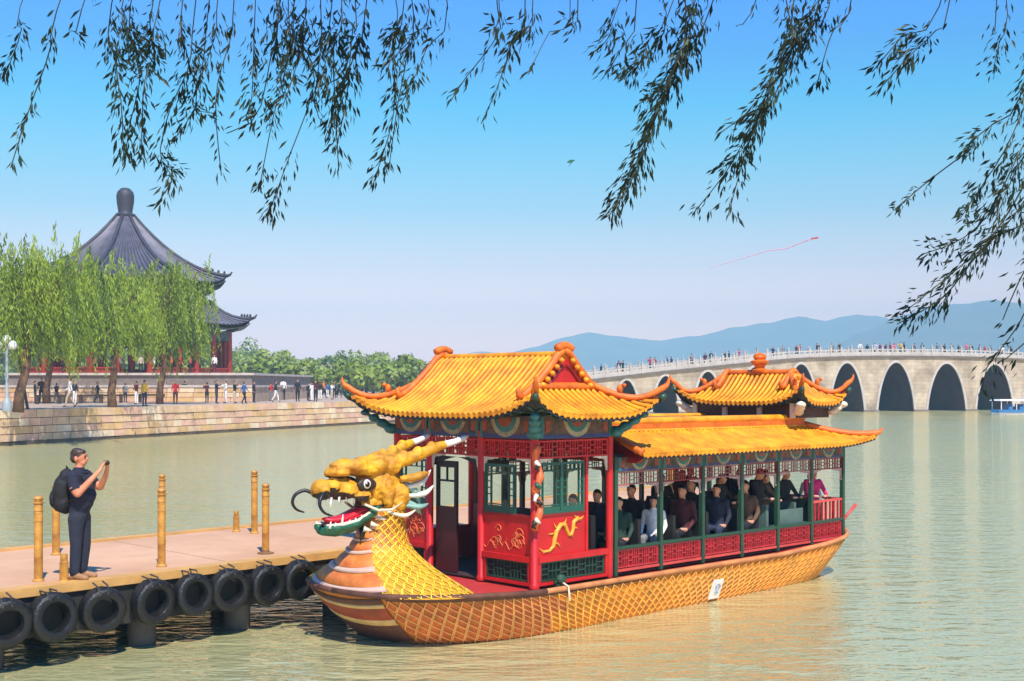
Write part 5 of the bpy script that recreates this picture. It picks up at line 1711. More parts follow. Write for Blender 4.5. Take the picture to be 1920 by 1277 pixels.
# seats and inner screens
M_SEAT = mat('seat_green_grey', srgb(78, 100, 92), 0.6, 0.15)
for k in range(7):
    u = 2.15 + k * .88
    MB().box(u, u + .40, .18, 1.25, .20, .36).box(u + .34, u + .41, .18, 1.25, .36, .78).box(u + .05, u + .12, .3, .36, .012, .2).box(u + .05, u + .12, 1.0, 1.06, .012, .2).build('bench', BLACK if k < 4 else M_SEAT, boat)
    MB().box(u, u + .40, 1.85, W_ - .18, .20, .36).box(u + .34, u + .41, 1.85, W_ - .18, .36, .78).box(u + .05, u + .12, 2.0, 2.06, .012, .2).box(u + .05, u + .12, 2.7, 2.76, .012, .2).build('bench', BLACK, boat)
MB().box(PG[4] + .15, PG[5] - .1, .10, .14, .02, .68).build('locker', M_SEAT, boat)
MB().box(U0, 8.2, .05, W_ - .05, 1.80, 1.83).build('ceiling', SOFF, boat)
# ------------------------------------------------------------------ people
SKIN = mat('skin', srgb(196, 140, 110), 0.55, 0.08, 8.0)
HAIRB = mat('hair_black', srgb(24, 20, 20), 0.5, 0.15, 12.0)
HAIRN = mat('hair_brown', srgb(58, 38, 30), 0.55, 0.2, 14.0)
SHOEB = mat('shoe_dark', srgb(34, 30, 28), 0.5, 0.1)
def cloth(name, r, g, b):
    return mat('cloth_' + name, srgb(r, g, b), 0.85, 0.18, 7.0, 0.3, 22)
CL = {k: cloth(k, *v) for k, v in dict(black=(26, 26, 30), navy=(26, 30, 52), white=(226, 222, 216), red=(180, 34, 36), maroon=(76, 24, 30), pink=(214, 96, 120), magenta=(204, 34, 104), yellow=(214, 176, 40), blue=(56, 90, 150), grey=(124, 124, 126), beige=(186, 168, 140), green=(30, 58, 46), brown=(92, 66, 48), jeans=(40, 50, 74), orange=(206, 108, 52), purple=(92, 56, 110)).items()}
BODY_CACHE = {}
def figure(name, J, B, sub=2, extra=None):
    """J: joint name -> (x, y, z, radius or (rx, ry)); B: (joint a, joint b, slot).  Faces -Y.  Slots: 0 skin 1 hair 2 top 3 trousers 4 shoes."""
    # grow the head onto the neck and fuse everything into one continuous skin
    h = Vector(J['head'][:3])
    hb = MB()
    rx = lambda r: r if isinstance(r, tuple) else (r, r)
    for n, q in J.items():
        r = rx(q[3]); hb.ell(q[:3], (r[0], r[1], min(r) * .9), 14, 8)
    for a, b, _ in B:
        qa, qb = J[a], J[b]
        if isinstance(qa[3], tuple) and isinstance(qb[3], tuple):
            base = len(hb.v); K = 16
            for q in (qa, qb):
                r = rx(q[3])
                hb.v.extend([(q[0] + r[0] * math.cos(2 * math.pi * i / K), q[1] + r[1] * math.sin(2 * math.pi * i / K), q[2]) for i in range(K)])
            hb.f.extend([(base + i, base + (i + 1) % K, base + K + (i + 1) % K, base + K + i) for i in range(K)]); hb.f.extend([tuple(base + i for i in reversed(range(K))), tuple(base + K + i for i in range(K))])
            hb.m.extend([0] * (K + 2))
        else:
            hb.tube([qa[:3], qb[:3]], [min(rx(qa[3])), min(rx(qb[3]))], 12)
    hb.ell(h + Vector((0, .012, .025)), (.078, .096, .10), 16, 12).ell(h + Vector((0, -.028, -.05)), (.052, .060, .058), 14, 10).ell(h + Vector((0, -.098, -.01)), (.013, .02, .022), 8, 6)
    if extra: extra(hb)
    if sub == 2:
        hb.ell(h + Vector((0, -.012, .0)), (.079, .02, .03), 10, 8)
    src = hb.mesh(name + '_src', [])
    nm = voxelised(src, .010 if sub == 2 else .019, 5 if sub == 2 else 2)
    nm.name = name
    nm.materials.clear()
    for m in (SKIN, HAIRB, CL['navy'], CL['jeans'], SHOEB): nm.materials.append(m)
    segs = [(Vector(J[a][:3]), Vector(J[b][:3]), s, sum(rx(J[a][3])) / 2, sum(rx(J[b][3])) / 2) for a, b, s in B]
    hd = Vector(J['head'][:3])
    for p in nm.polygons:
        c = p.center
        best, bs = 99, 0
        for a, b, s, ra_, rb_ in segs:
            d = b - a
            t = max(0, min(1, (c - a).dot(d) / d.length_squared))
            q = (c - (a + d * t)).length / (ra_ + (rb_ - ra_) * t)
            if q < best: best, bs = q, s
        if bs == 1:
            bs = 0
        if c.z > hd.z - .13 and (c - hd).length < .2 and c.z > hd.z - .11:
            bs = 1 if (c.z - hd.z - .016) + (c.y - hd.y) * .75 > 0 else 0
        p.material_index = bs
        p.use_smooth = True
    return nm
def pose(kind):
    if kind in BODY_CACHE: return BODY_CACHE[kind]
    J = dict(pelvis=(0, 0, .92, (.15, .115)), waist=(0, 0, 1.08, (.135, .10)), chest=(0, .01, 1.28, (.165, .115)), neckb=(0, .01, 1.42, .075), neck=(0, 0, 1.49, .046), head=(0, -.01, 1.58, (.05, .06)), top=(0, 0, 1.64, (.04, .05)),
             lsh=(.17, .01, 1.38, .062), rsh=(-.17, .01, 1.38, .062), lel=(.23, .02, 1.12, .045), rel=(-.23, .02, 1.12, .045), lwr=(.24, -.06, .90, .033), rwr=(-.24, -.06, .90, .033), lha=(.24, -.09, .82, .035), rha=(-.24, -.09, .82, .035),
             lhip=(.09, 0, .84, .095), rhip=(-.09, 0, .84, .095), lkn=(.10, -.01, .48, .065), rkn=(-.10, -.01, .48, .065), lan=(.10, .02, .09, .045), ran=(-.10, .02, .09, .045), lto=(.11, -.13, .04, .04), rto=(-.11, -.13, .04, .04))
    if kind == 'walk':
        J.update(lkn=(.09, -.16, .50, .065), lan=(.09, -.20, .10, .045), lto=(.10, -.34, .06, .04), rkn=(-.09, .06, .48, .065), ran=(-.09, .30, .14, .045), rto=(-.10, .20, .04, .04), lel=(.22, .12, 1.14, .045), lwr=(.22, .16, .92, .033), lha=(.22, .16, .84, .035), rel=(-.22, -.08, 1.12, .045), rwr=(-.20, -.26, .98, .033), rha=(-.19, -.32, .93, .035))
    elif kind == 'reach':
        J.update(rel=(-.24, -.20, 1.32, .045), rwr=(-.20, -.42, 1.42, .033), rha=(-.18, -.50, 1.46, .035), lel=(.24, -.02, 1.14, .045), lwr=(.12, -.20, 1.06, .033), lha=(.06, -.24, 1.05, .035))
    elif kind == 'photo':
        J.update(rel=(-.24, -.16, 1.20, .045), rwr=(-.10, -.30, 1.46, .033), rha=(-.06, -.32, 1.54, .035), lel=(.24, -.16, 1.20, .045), lwr=(.10, -.30, 1.46, .033), lha=(.06, -.32, 1.54, .035))
    elif kind == 'sit':
        dz = -.86 + .0
        for k in list(J):
            if k[1:] not in ('kn', 'an', 'to'):
                x, y, z, r = J[k]; J[k] = (x, y, z + dz + .06, r)
        J.update(lhip=(.09, -.03, .09, .1), rhip=(-.09, -.03, .09, .1), lkn=(.11, -.42, .12, .07), rkn=(-.11, -.42, .12, .07), lan=(.11, -.42, -.30, .045), ran=(-.11, -.42, -.30, .045), lto=(.11, -.56, -.34, .04), rto=(-.11, -.56, -.34, .04), lwr=(.2, -.22, .16, .033), rwr=(-.2, -.22, .16, .033), lha=(.14, -.30, .17, .035), rha=(-.14, -.30, .17, .035))
    elif kind == 'lean':
        J.update(lel=(.26, -.16, 1.08, .045), rel=(-.26, -.16, 1.08, .045), lwr=(.16, -.36, 1.06, .033), rwr=(-.16, -.36, 1.06, .033), lha=(.08, -.40, 1.06, .035), rha=(-.08, -.40, 1.06, .035), head=(0, -.06, 1.56, (.05, .06)), top=(0, -.05, 1.62, (.04, .05)), chest=(0, -.03, 1.27, (.165, .115)))
    B = [('pelvis', 'waist', 2), ('waist', 'chest', 2), ('chest', 'neckb', 2), ('neckb', 'neck', 0), ('neck', 'head', 0), ('head', 'top', 1), ('chest', 'lsh', 2), ('chest', 'rsh', 2), ('lsh', 'lel', 2), ('rsh', 'rel', 2), ('lel', 'lwr', 2), ('rel', 'rwr', 2), ('lwr', 'lha', 0), ('rwr', 'rha', 0), ('pelvis', 'lhip', 3), ('pelvis', 'rhip', 3), ('lhip', 'lkn', 3), ('rhip', 'rkn', 3), ('lkn', 'lan', 3), ('rkn', 'ran', 3), ('lan', 'lto', 4), ('ran', 'rto', 4)]
    BODY_CACHE[kind] = figure('body_' + kind, J, B, 1)
    return BODY_CACHE[kind]
def person(loc, rz, kind, top, legs, label, group, scale=1.0, hair=HAIRB):
    o = link('person', pose(kind))
    o.location = loc
    o.rotation_euler = (0, 0, rz)
    o.scale = (scale,) * 3
    for i, m in ((1, hair), (2, CL[top]), (3, CL[legs])):
        o.material_slots[i].link = 'OBJECT'
        o.material_slots[i].material = m
    return tag(o, label, 'person', group)
G1 = 'visitors strolling on the embankment promenade'
for px, py, hpx, top, legs, kind, rz, label in [
    (60, 752, 40, 'pink', 'grey', 'walk', 80, 'person in pink beside the prop of the leaning willow'),
    (78, 756, 48, 'maroon', 'black', 'stand', 20, 'person in maroon jacket and black trousers left of the dark navy one'),
    (97, 752, 48, 'navy', 'black', 'walk', 200, 'person all in dark navy between the maroon and red jackets'),
    (116, 749, 46, 'red', 'black', 'stand', -40, 'person in bright red top and black trousers at the left'),
    (131, 764, 56, 'white', 'beige', 'walk', -80, 'person in white top and beige trousers near the wall edge'),
    (271, 762, 50, 'yellow', 'jeans', 'stand', 160, 'person in yellow jacket and jeans near the wall edge'),
    (292, 753, 44, 'white', 'black', 'walk', 60, 'person in white top and black trousers right of the yellow jacket'),
    (329, 758, 45, 'red', 'maroon', 'stand', 10, 'child-sized person in a red coat before the pavilion terrace'),
    (371, 752, 42, 'black', 'black', 'stand', 30, 'person in black standing behind the hanging willow strand'),
    (406, 757, 44, 'navy', 'jeans', 'reach', 90, 'person in navy with outstretched arm by the end of the fence'),
    (476, 755, 40, 'black', 'navy', 'stand', 80, 'person in black at the right corner of the terrace'),
    (489, 749, 36, 'maroon', 'brown', 'walk', -60, 'person in maroon and brown just past the terrace corner'),
    (502, 750, 38, 'yellow', 'maroon', 'stand', 0, 'person in yellow top and maroon trousers past the terrace corner'),
    (517, 754, 40, 'black', 'white', 'walk', 90, 'person in black top and white trousers, striding'),
    (531, 750, 40, 'white', 'black', 'stand', 180, 'person in white shirt and black trousers right of the white trousers'),
    (545, 748, 34, 'pink', 'red', 'walk', -90, 'person in pink and red in the right group'),
    (558, 753, 42, 'black', 'black', 'stand', 30, 'person all in black right of the pink one'),
    (571, 744, 30, 'black', 'white', 'walk', 60, 'distant person in black top and white trousers'),
    (592, 753, 40, 'maroon', 'black', 'reach', -20, 'person in maroon top standing alone near the boat roof'),
    (607, 747, 34, 'orange', 'black', 'walk', 70, 'person in orange top left of the upturned boat eave'),
    (627, 747, 32, 'green', 'black', 'stand', 0, 'person in green half hidden by the upturned boat eave')]:
    p = gpt(px, py, GROUND)
    person(p, R(rz), kind, top, legs, label, G1, hpx / (FPX / p.y) / 1.70)
rng = random.Random(77)
extra = [(66, 'black'), (86, 'grey'), (106, 'maroon'), (140, 'navy'), (183, 'black'), (235, 'grey'), (256, 'maroon'), (311, 'blue'), (346, 'black'), (388, 'maroon'), (423, 'white'), (440, 'black'), (458, 'blue'), (483, 'white'), (496, 'black'), (508, 'red'), (523, 'navy'), (538, 'grey'), (551, 'white'), (565, 'maroon'), (578, 'navy'), (585, 'white'), (600, 'black'), (614, 'blue'), (622, 'white'), (636, 'black')]
for i, (px, c) in enumerate(extra):
    p = gpt(px, rng.uniform(753, 759) if px < 480 else rng.uniform(746, 753), GROUND)
    person(p, rng.uniform(0, 6.28), rng.choice(['walk', 'stand', 'stand', 'reach', 'photo']), c, rng.choice(['black', 'jeans', 'grey', 'beige', 'white', 'navy']), f'small figure in {c} on the promenade, {ordw(i)} rear stroller from the left', G1, rng.uniform(.95, 1.08))
G2 = 'visitors on the pavilion terrace'
for px, top, legs, label in [(52, 'navy', 'black', 'person in navy at the left end of the pavilion terrace'), (120, 'maroon', 'black', 'person in maroon under the left eave of the pavilion'), (166, 'white', 'grey', 'person in white on the terrace left of the dark willow trunk'), (178, 'pink', 'black', 'person in pink beside the white one on the terrace'), (226, 'grey', 'black', 'person in grey on the terrace right of the dark willow trunk'), (264, 'beige', 'black', 'person in beige at the middle of the terrace'), (289, 'white', 'black', 'person in white at the middle of the terrace'), (322, 'orange', 'black', 'person in orange before the right columns'), (338, 'red', 'black', 'person in red before the right columns'), (357, 'magenta', 'black', 'person in magenta before the right columns'), (402, 'white', 'navy', 'person in white at the right end of the terrace')]:
    y = 108.6
    person(((px - 960) / FPX * y, y, GROUND + TZ + .02), R(random.uniform(0, 360)), 'stand', top, legs, label, G2, .95)
G3 = 'people crossing the bridge'
rng = random.Random(17)
cols = {1127: 'black', 1160: 'navy', 1168: 'black', 1219: 'red', 1228: 'red', 1250: 'blue', 1259: 'navy', 1297: 'grey', 1322: 'maroon', 1333: 'navy', 1360: 'black', 1367: 'black', 1386: 'pink', 1418: 'black', 1449: 'navy', 1468: 'grey', 1493: 'maroon', 1500: 'red', 1532: 'black', 1560: 'grey', 1575: 'black', 1613: 'white', 1626: 'navy', 1640: 'white', 1650: 'purple', 1661: 'maroon', 1669: 'red', 1677: 'pink', 1688: 'yellow', 1695: 'navy', 1715: 'grey', 1729: 'black', 1757: 'grey', 1771: 'navy', 1784: 'grey', 1797: 'black', 1812: 'pink', 1821: 'black', 1837: 'black', 1846: 'red', 1857: 'navy', 1880: 'white', 1896: 'black'}
bm_ = bridge.matrix_basis.copy()
bm_ = Matrix.Translation((BP.x, BP.y, 0)) @ Matrix.Rotation(math.atan2(BD.y, BD.x), 4, 'Z')
for i, (px, c) in enumerate(sorted(cols.items())):
    dep = rng.uniform(.5, 2.6)
    k = (px - 960) / FPX
    t = bt(px)
    for _ in range(3):
        w_ = bm_ @ Vector((t, dep, 0))
        t += (k * w_.y - w_.x) / (BD.x - BD.y * k)
    w_ = bm_ @ Vector((t, dep, deck(t)))
    person(w_, rng.uniform(0, 6.28), rng.choice(['walk', 'walk', 'stand', 'photo', 'reach']), c, rng.choice(['black', 'jeans', 'navy', 'beige', 'grey']), f'tiny person in {c} on the bridge, {ordw(i)} of the bridge walkers counting from the left', G3, rng.uniform(.93, 1.08))
# passengers on the dragon boat
G4 = 'passengers aboard the dragon boat'
yaw = math.atan2(BM[1][0], BM[0][0])
for u, v, w, rz, kind, top, legs, sc, label in [
    (1.36, .52, .40, 10, 'sit', 'black', 'black', .92, 'helmsman in black seated inside the red front cabin'),
    (2.36, .46, .34, 30, 'sit', 'green', 'black', .88, 'passenger in green jacket low behind the first rail bay'),
    (3.22, .46, .34, 25, 'sit', 'white', 'grey', .84, 'passenger in white low behind the second rail bay'),
    (3.98, .46, .36, 10, 'sit', 'maroon', 'black', .98, 'passenger in maroon by the third green post, near the rail'),
    (4.02, 1.0, .36, 20, 'sit', 'black', 'black', 1.02, 'dark-clad passenger behind the maroon one'),
    (4.90, .44, .36, 25, 'sit', 'navy', 'jeans', .94, 'passenger in dark navy near the rail in the third bay'),
    (4.86, .95, .36, 10, 'sit', 'black', 'black', 1.02, 'passenger in black beside the one in dark navy'),
    (5.76, 1.0, .36, 20, 'sit', 'black', 'black', 1.02, 'passenger in black deeper inside, beside the brown one'),
    (5.78, .46, .36, 20, 'sit', 'brown', 'black', .96, 'passenger in brown near the rail in the fourth bay'),
    (6.06, .40, .012, 100, 'lean', 'black', 'black', .84, 'tall passenger in black standing in the fourth bay'),
    (6.26, .95, .012, 70, 'lean', 'navy', 'black', .82, 'passenger in navy standing behind the tall black one'),
    (3.30, 1.0, .36, 15, 'sit', 'black', 'black', 1.0, 'passenger in black behind the one in white'),
    (2.45, 1.0, .36, 20, 'sit', 'navy', 'black', .95, 'passenger in navy behind the green jacket'),
    (4.40, 1.25, .012, 60, 'lean', 'black', 'black', .80, 'passenger in black standing in the aisle of the third bay'),
    (5.20, 1.45, .012, 80, 'lean', 'maroon', 'black', .82, 'passenger in maroon standing in the aisle beyond the brown one'),
    (5.35, .70, .012, 100, 'lean', 'black', 'black', .80, 'passenger in black standing between the third and fourth bays'),
    (6.40, .50, .012, 95, 'lean', 'brown', 'black', .78, 'passenger in brown standing at the green locker'),
    (7.15, .55, .012, 85, 'lean', 'black', 'black', .80, 'passenger in black standing left of the magenta woman'),
    (6.80, 1.6, .012, 70, 'lean', 'navy', 'black', .84, 'passenger in navy at the far side of the fifth bay'),
    (5.9, 1.8, .012, 70, 'lean', 'black', 'black', .84, 'passenger in black at the far side of the fourth bay'),
    (6.62, .75, .012, 60, 'lean', 'black', 'black', .82, 'passenger in black standing at the left of the fifth bay'),
    (6.98, .9, .012, 90, 'lean', 'maroon', 'black', .80, 'passenger in dark maroon standing in the fifth bay'),
    (7.78, .34, .012, 60, 'lean', 'magenta', 'black', .80, 'woman in a magenta top leaning on the stern rail'),
    (8.02, .55, .012, 30, 'lean', 'white', 'grey', .74, 'passenger in white behind the magenta woman at the stern')]:
    person(BM @ Vector((u, v, w)), yaw + R(rz - 90), kind, top, legs, label, G4, sc)
# ------------------------------------------------------------------ the man photographing on the pier
J = dict(pelvis=(0, .0, .90, (.155, .125)), waist=(0, -.035, 1.04, (.16, .155)), belly=(0, -.06, 1.13, (.165, .165)), chest=(0, -.01, 1.30, (.185, .15)), neckb=(0, .01, 1.43, (.10, .09)), neck=(0, .0, 1.50, .062), jaw=(0, -.01, 1.545, (.05, .055)), head=(0, -.01, 1.61, (.05, .06)), top=(0, .01, 1.66, (.04, .05)),
         lsh=(.195, .01, 1.385, .08), rsh=(-.195, .01, 1.385, .08), lsl=(.225, -.10, 1.27, .074), rsl=(-.235, -.05, 1.24, .074), lel=(.235, -.18, 1.21, .050), rel=(-.245, -.09, 1.16, .050), lfa=(.17, -.28, 1.36, .038), rfa=(-.18, -.23, 1.33, .040), lwr=(.10, -.34, 1.47, .028), rwr=(-.10, -.335, 1.47, .028), lpa=(.075, -.355, 1.525, (.034, .022)), rpa=(-.075, -.355, 1.525, (.034, .022)),
         lhip=(.095, 0, .82, .108), rhip=(-.095, 0, .82, .108), lkn=(.105, -.03, .47, .075), rkn=(-.105, .0, .47, .075), lhem=(.105, .01, .12, .066), rhem=(-.105, .02, .12, .066), lan=(.105, .01, .07, .046), ran=(-.105, .02, .07, .046), lto=(.12, -.15, .04, .045), rto=(-.12, -.14, .04, .045), lhe=(.105, .055, .04, .04), rhe=(-.105, .06, .04, .04))
B = [('pelvis', 'waist', 2), ('waist', 'belly', 2), ('belly', 'chest', 2), ('chest', 'neckb', 2), ('neckb', 'neck', 0), ('neck', 'jaw', 0), ('jaw', 'head', 0), ('head', 'top', 1), ('chest', 'lsh', 2), ('chest', 'rsh', 2), ('lsh', 'lsl', 2), ('rsh', 'rsl', 2), ('lsl', 'lel', 0), ('rsl', 'rel', 0), ('lel', 'lfa', 0), ('rel', 'rfa', 0), ('lfa', 'lwr', 0), ('rfa', 'rwr', 0), ('lwr', 'lpa', 0), ('rwr', 'rpa', 0), ('pelvis', 'lhip', 3), ('pelvis', 'rhip', 3), ('lhip', 'lkn', 3), ('rhip', 'rkn', 3), ('lkn', 'lhem', 3), ('rkn', 'rhem', 3), ('lhem', 'lan', 3), ('rhem', 'ran', 3), ('lan', 'lto', 4), ('ran', 'rto', 4), ('lan', 'lhe', 4), ('ran', 'rhe', 4)]
FING = []
for sd, s in (('l', 1), ('r', -1)):
    for k, (dx_, dz_) in enumerate(((.030, .055), (.014, .066), (-.002, .062), (-.016, .050))):
        a, b = f'{sd}f{k}a', f'{sd}f{k}b'
        bx = J[sd + 'pa'][0] - s * .010
        fa = (bx + s * (dx_ - .008) * .8 - s * .02, -.372, 1.535 + dz_ * .55 - .008 * k, .0095)
        fb = (bx + s * (dx_ - .008) * .6 - s * .045, -.385, 1.545 + dz_ * .75 - .012 * k, .008)
        FING.append(([J[sd + 'pa'][:3], fa[:3], fb[:3]], [.014, .0115, .0095]))
    FING.append(([J[sd + 'pa'][:3], (J[sd + 'pa'][0] - s * .022, -.334, 1.518), (J[sd + 'pa'][0] - s * .045, -.330, 1.54)], [.016, .013, .010]))
bm = figure('man_body', J, B, 2, lambda hb: [hb.tube(p_, r_, 8) for p_, r_ in FING])
man = link('person', bm)
MP = gpt(149, 1087, PZ)
man.location = (MP.x, MP.y, PZ)
man.rotation_euler = (0, 0, R(84))
tag(man, 'man in navy polo and dark jeans raising a camera on the pier', 'person')
shoe = mat('shoe_tan', srgb(150, 108, 72), 0.7, 0.15)
polo = mat('polo_navy', srgb(24, 26, 44), 0.9, 0.2, 5.0, 0.4, 14)
den = mat('denim_dark', srgb(30, 34, 50), 0.9, 0.25, 6.0, 0.4, 16)
for i, m in ((0, mat('skin_tanned', srgb(200, 128, 92), 0.5, 0.1, 8.0)), (1, HAIRN), (2, polo), (3, den), (4, shoe)):
    man.material_slots[i].link = 'OBJECT'; man.material_slots[i].material = m
SK2 = MATS['skin_tanned']
hm = MB()
hm.ell((0, .026, 1.676), (.083, .096, .072), 18, 12).ell((0, .056, 1.625), (.080, .062, .085), 14, 10).ell((0, -.05, 1.70), (.06, .04, .03), 12, 8)
hair = remeshed(hm, 'hair', [HAIRN], man, .010, 1, .016)
MB().tube([(0, -.088, 1.648), (0, -.108, 1.622), (0, -.118, 1.606), (0, -.10, 1.598)], [.008, .011, .013, .009], 8).build('nose', SK2, man, smooth=True)
for s in (-1, 1):
    MB().ell((s * .079, .012, 1.61), (.012, .024, .036), 10, 8).build('ear', SK2, man, smooth=True)
    MB().ell((s * .032, -.094, 1.637), (.013, .012, .009), 10, 6).build('eye', HAIRB, man, smooth=True)
MB().tube([(-.04, -.098, 1.657), (-.015, -.108, 1.659)], .006, 5).tube([(.04, -.098, 1.657), (.015, -.108, 1.659)], .006, 5).build('eyebrow', HAIRN, man)
MB().tube([(-.026, -.092, 1.565), (0, -.102, 1.562), (.026, -.092, 1.565)], .007, 6).build('mouth', mat('lips', srgb(150, 80, 70), 0.5), man, smooth=True)
MB().tube([(.10 * math.cos(t), -.01 + .085 * math.sin(t), 1.435 + .012 * math.sin(t)) for t in [2 * math.pi * i / 14 for i in range(15)]], .018, 6).build('collar', polo, man, smooth=True)
# camera in his hands
MW = Matrix.Translation(man.location) @ Matrix.Rotation(R(84), 4, 'Z')
cm = empty('compact_camera', MW @ Vector((0, -.372, 1.555)), R(84))
tag(cm, 'small black compact camera held up by the man on the pier', 'camera')
MB().box(-.052, .052, -.014, .014, -.03, .03).build('body', BLACK, cm)
MB().tube([(0, -.014, 0), (0, -.038, 0)], [.024, .021], 14).build('lens', DK_, cm, smooth=40)
# backpack on his back
bp_ = empty('backpack', MW @ Vector((0, .12, 1.0)), R(84))
tag(bp_, 'bulging black backpack on the back of the man on the pier', 'backpack')
PK = mat('backpack_black', srgb(20, 20, 24), 0.8, 0.25, 5.0, 0.5, 14)
m_ = MB().ell((0, .10, .18), (.165, .135, .24), 18, 14).ell((0, .09, .02), (.16, .14, .15), 16, 10).ell((0, .06, .36), (.13, .10, .12), 14, 10)
remeshed(m_, 'pack', [PK], bp_, .016, 3, .014)
m_ = MB().ell((0, .22, .08), (.125, .06, .13), 16, 10)
remeshed(m_, 'front_pocket', [PK], bp_, .014, 3, .01)
for s in (-1, 1):
    MB().tube([(s * .10, .02, .36), (s * .12, -.09, .445), (s * .135, -.22, .40), (s * .14, -.275, .28), (s * .15, -.20, .12), (s * .15, -.02, .04)], .02, 6, flat=.5).build('strap', PK, bp_, smooth=True)
MB().tube([(-.03, .05, .46), (0, .06, .51), (.03, .05, .46)], .009, 6).build('grab_handle', PK, bp_, smooth=True)

# ------------------------------------------------------------------ willow overhead, rooted on the photographer's bank
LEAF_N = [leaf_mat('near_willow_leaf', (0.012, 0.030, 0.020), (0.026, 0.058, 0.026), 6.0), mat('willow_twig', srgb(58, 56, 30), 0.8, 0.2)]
ow = empty('willow_tree', (4.4, .2, 2.0))
tag(ow, 'overhanging willow with long leafy strands hanging into the top of the view', 'tree')
OW = Vector((4.4, .2, 2.0))
rng = random.Random(31)
MB().tube([(0, 0, 0), (-.1, .1, 1.4), (-.35, .2, 2.8), (-.6, .3, 4.0)], [.34, .28, .25, .2], 12).build('trunk', M_BARK, ow, smooth=True)
lm = MB()
limbs = []
for tip in ((-7.6, 3.2, 4.9), (-5.2, 4.0, 4.8), (-3.0, 4.2, 4.7), (-.8, 4.4, 4.6), (-8.2, 1.4, 4.7), (.4, 3.2, 4.3)):
    tip = Vector(tip)
    s0 = Vector((-.5, .28, 3.6))
    mid = s0.lerp(tip, .5) + Vector((0, 0, .75))
    path = [s0.lerp(mid, q / 4) if q <= 4 else mid.lerp(tip, (q - 4) / 4) for q in range(9)]
    path = [p + Vector((0, 0, .25 * math.sin(math.pi * i / 8))) for i, p in enumerate(path)]
    lm.tube(path, [.13 - .012 * i for i in range(9)], 7)
    limbs += path[2:]
lm.build('limbs', M_BARK, ow, smooth=True)
def strand(pts, Y, dens, wid, leaf=1.0, extra=True):
    P = [dpt(x, y, Y + (rng.uniform(-.12, .12))) - OW for x, y in pts]
    # continue above the picture to the nearest limb
    if extra:
        top = min(limbs, key=lambda l: (Vector((l.x, l.y, 0)) - Vector((P[0].x, P[0].y, 0))).length)
        P = [top, top.lerp(P[0], .5) + Vector((0, .05, .12))] + P
    dens_pts = []
    for i in range(len(P) - 1):
        p0, p1, p2, p3 = P[max(i - 1, 0)], P[i], P[i + 1], P[min(i + 2, len(P) - 1)]
        n = max(2, int((p2 - p1).length / .022))
        for k in range(n):
            t = k / n
            dens_pts.append(.5 * ((2 * p1) + (p2 - p0) * t + (2 * p0 - 5 * p1 + 4 * p2 - p3) * t * t + (3 * p1 - p0 - 3 * p2 + p3) * t ** 3))
    b = MB()
    b.tube(dens_pts[::3] + [P[-1]], [.0022 * (1 - .7 * i / (len(dens_pts) / 3 + 1)) + .0009 for i in range(len(dens_pts[::3]) + 1)], 4, 1)
    L = len(dens_pts)
    for i, p in enumerate(dens_pts):
        ax = (dens_pts[min(i + 2, L - 1)] - dens_pts[max(i - 2, 0)])
        ax = ax.normalized() if ax.length > 1e-6 else Vector((0, 0, -1))
        f = i / L
        gate = noise.noise(p * 5.0 + Vector((Y * 7, 0, 0))) * 1.1 + .6
        k = dens * gate * (1.15 if f > .9 else 1)
        k = int(k) + (1 if rng.random() < k - int(k) else 0)
        for _ in range(max(0, k)):
            side = Vector((rng.gauss(0, 1), rng.gauss(0, 1), rng.gauss(0, 1)))
            side = (side - ax * side.dot(ax)).normalized()
            c = p + side * rng.random() ** 1.5 * wid
            d = (ax * rng.uniform(.5, 1.2) + side * rng.uniform(.25, .9) + Vector((0, 0, -.35))).normalized()
            ln = rng.uniform(.026, .052) * leaf
            wv = d.cross(Vector((rng.gauss(0, 1), rng.gauss(0, 1), rng.gauss(0, 1)))).normalized() * ln * .12
            up = d.cross(wv).normalized() * ln * .08
            b.add([c, c + d * ln * .45 + wv, c + d * ln - up * 2, c + d * ln * .45 - wv], [(0, 1, 2, 3)], 0)
    b.build('hanging_branch', LEAF_N, ow)
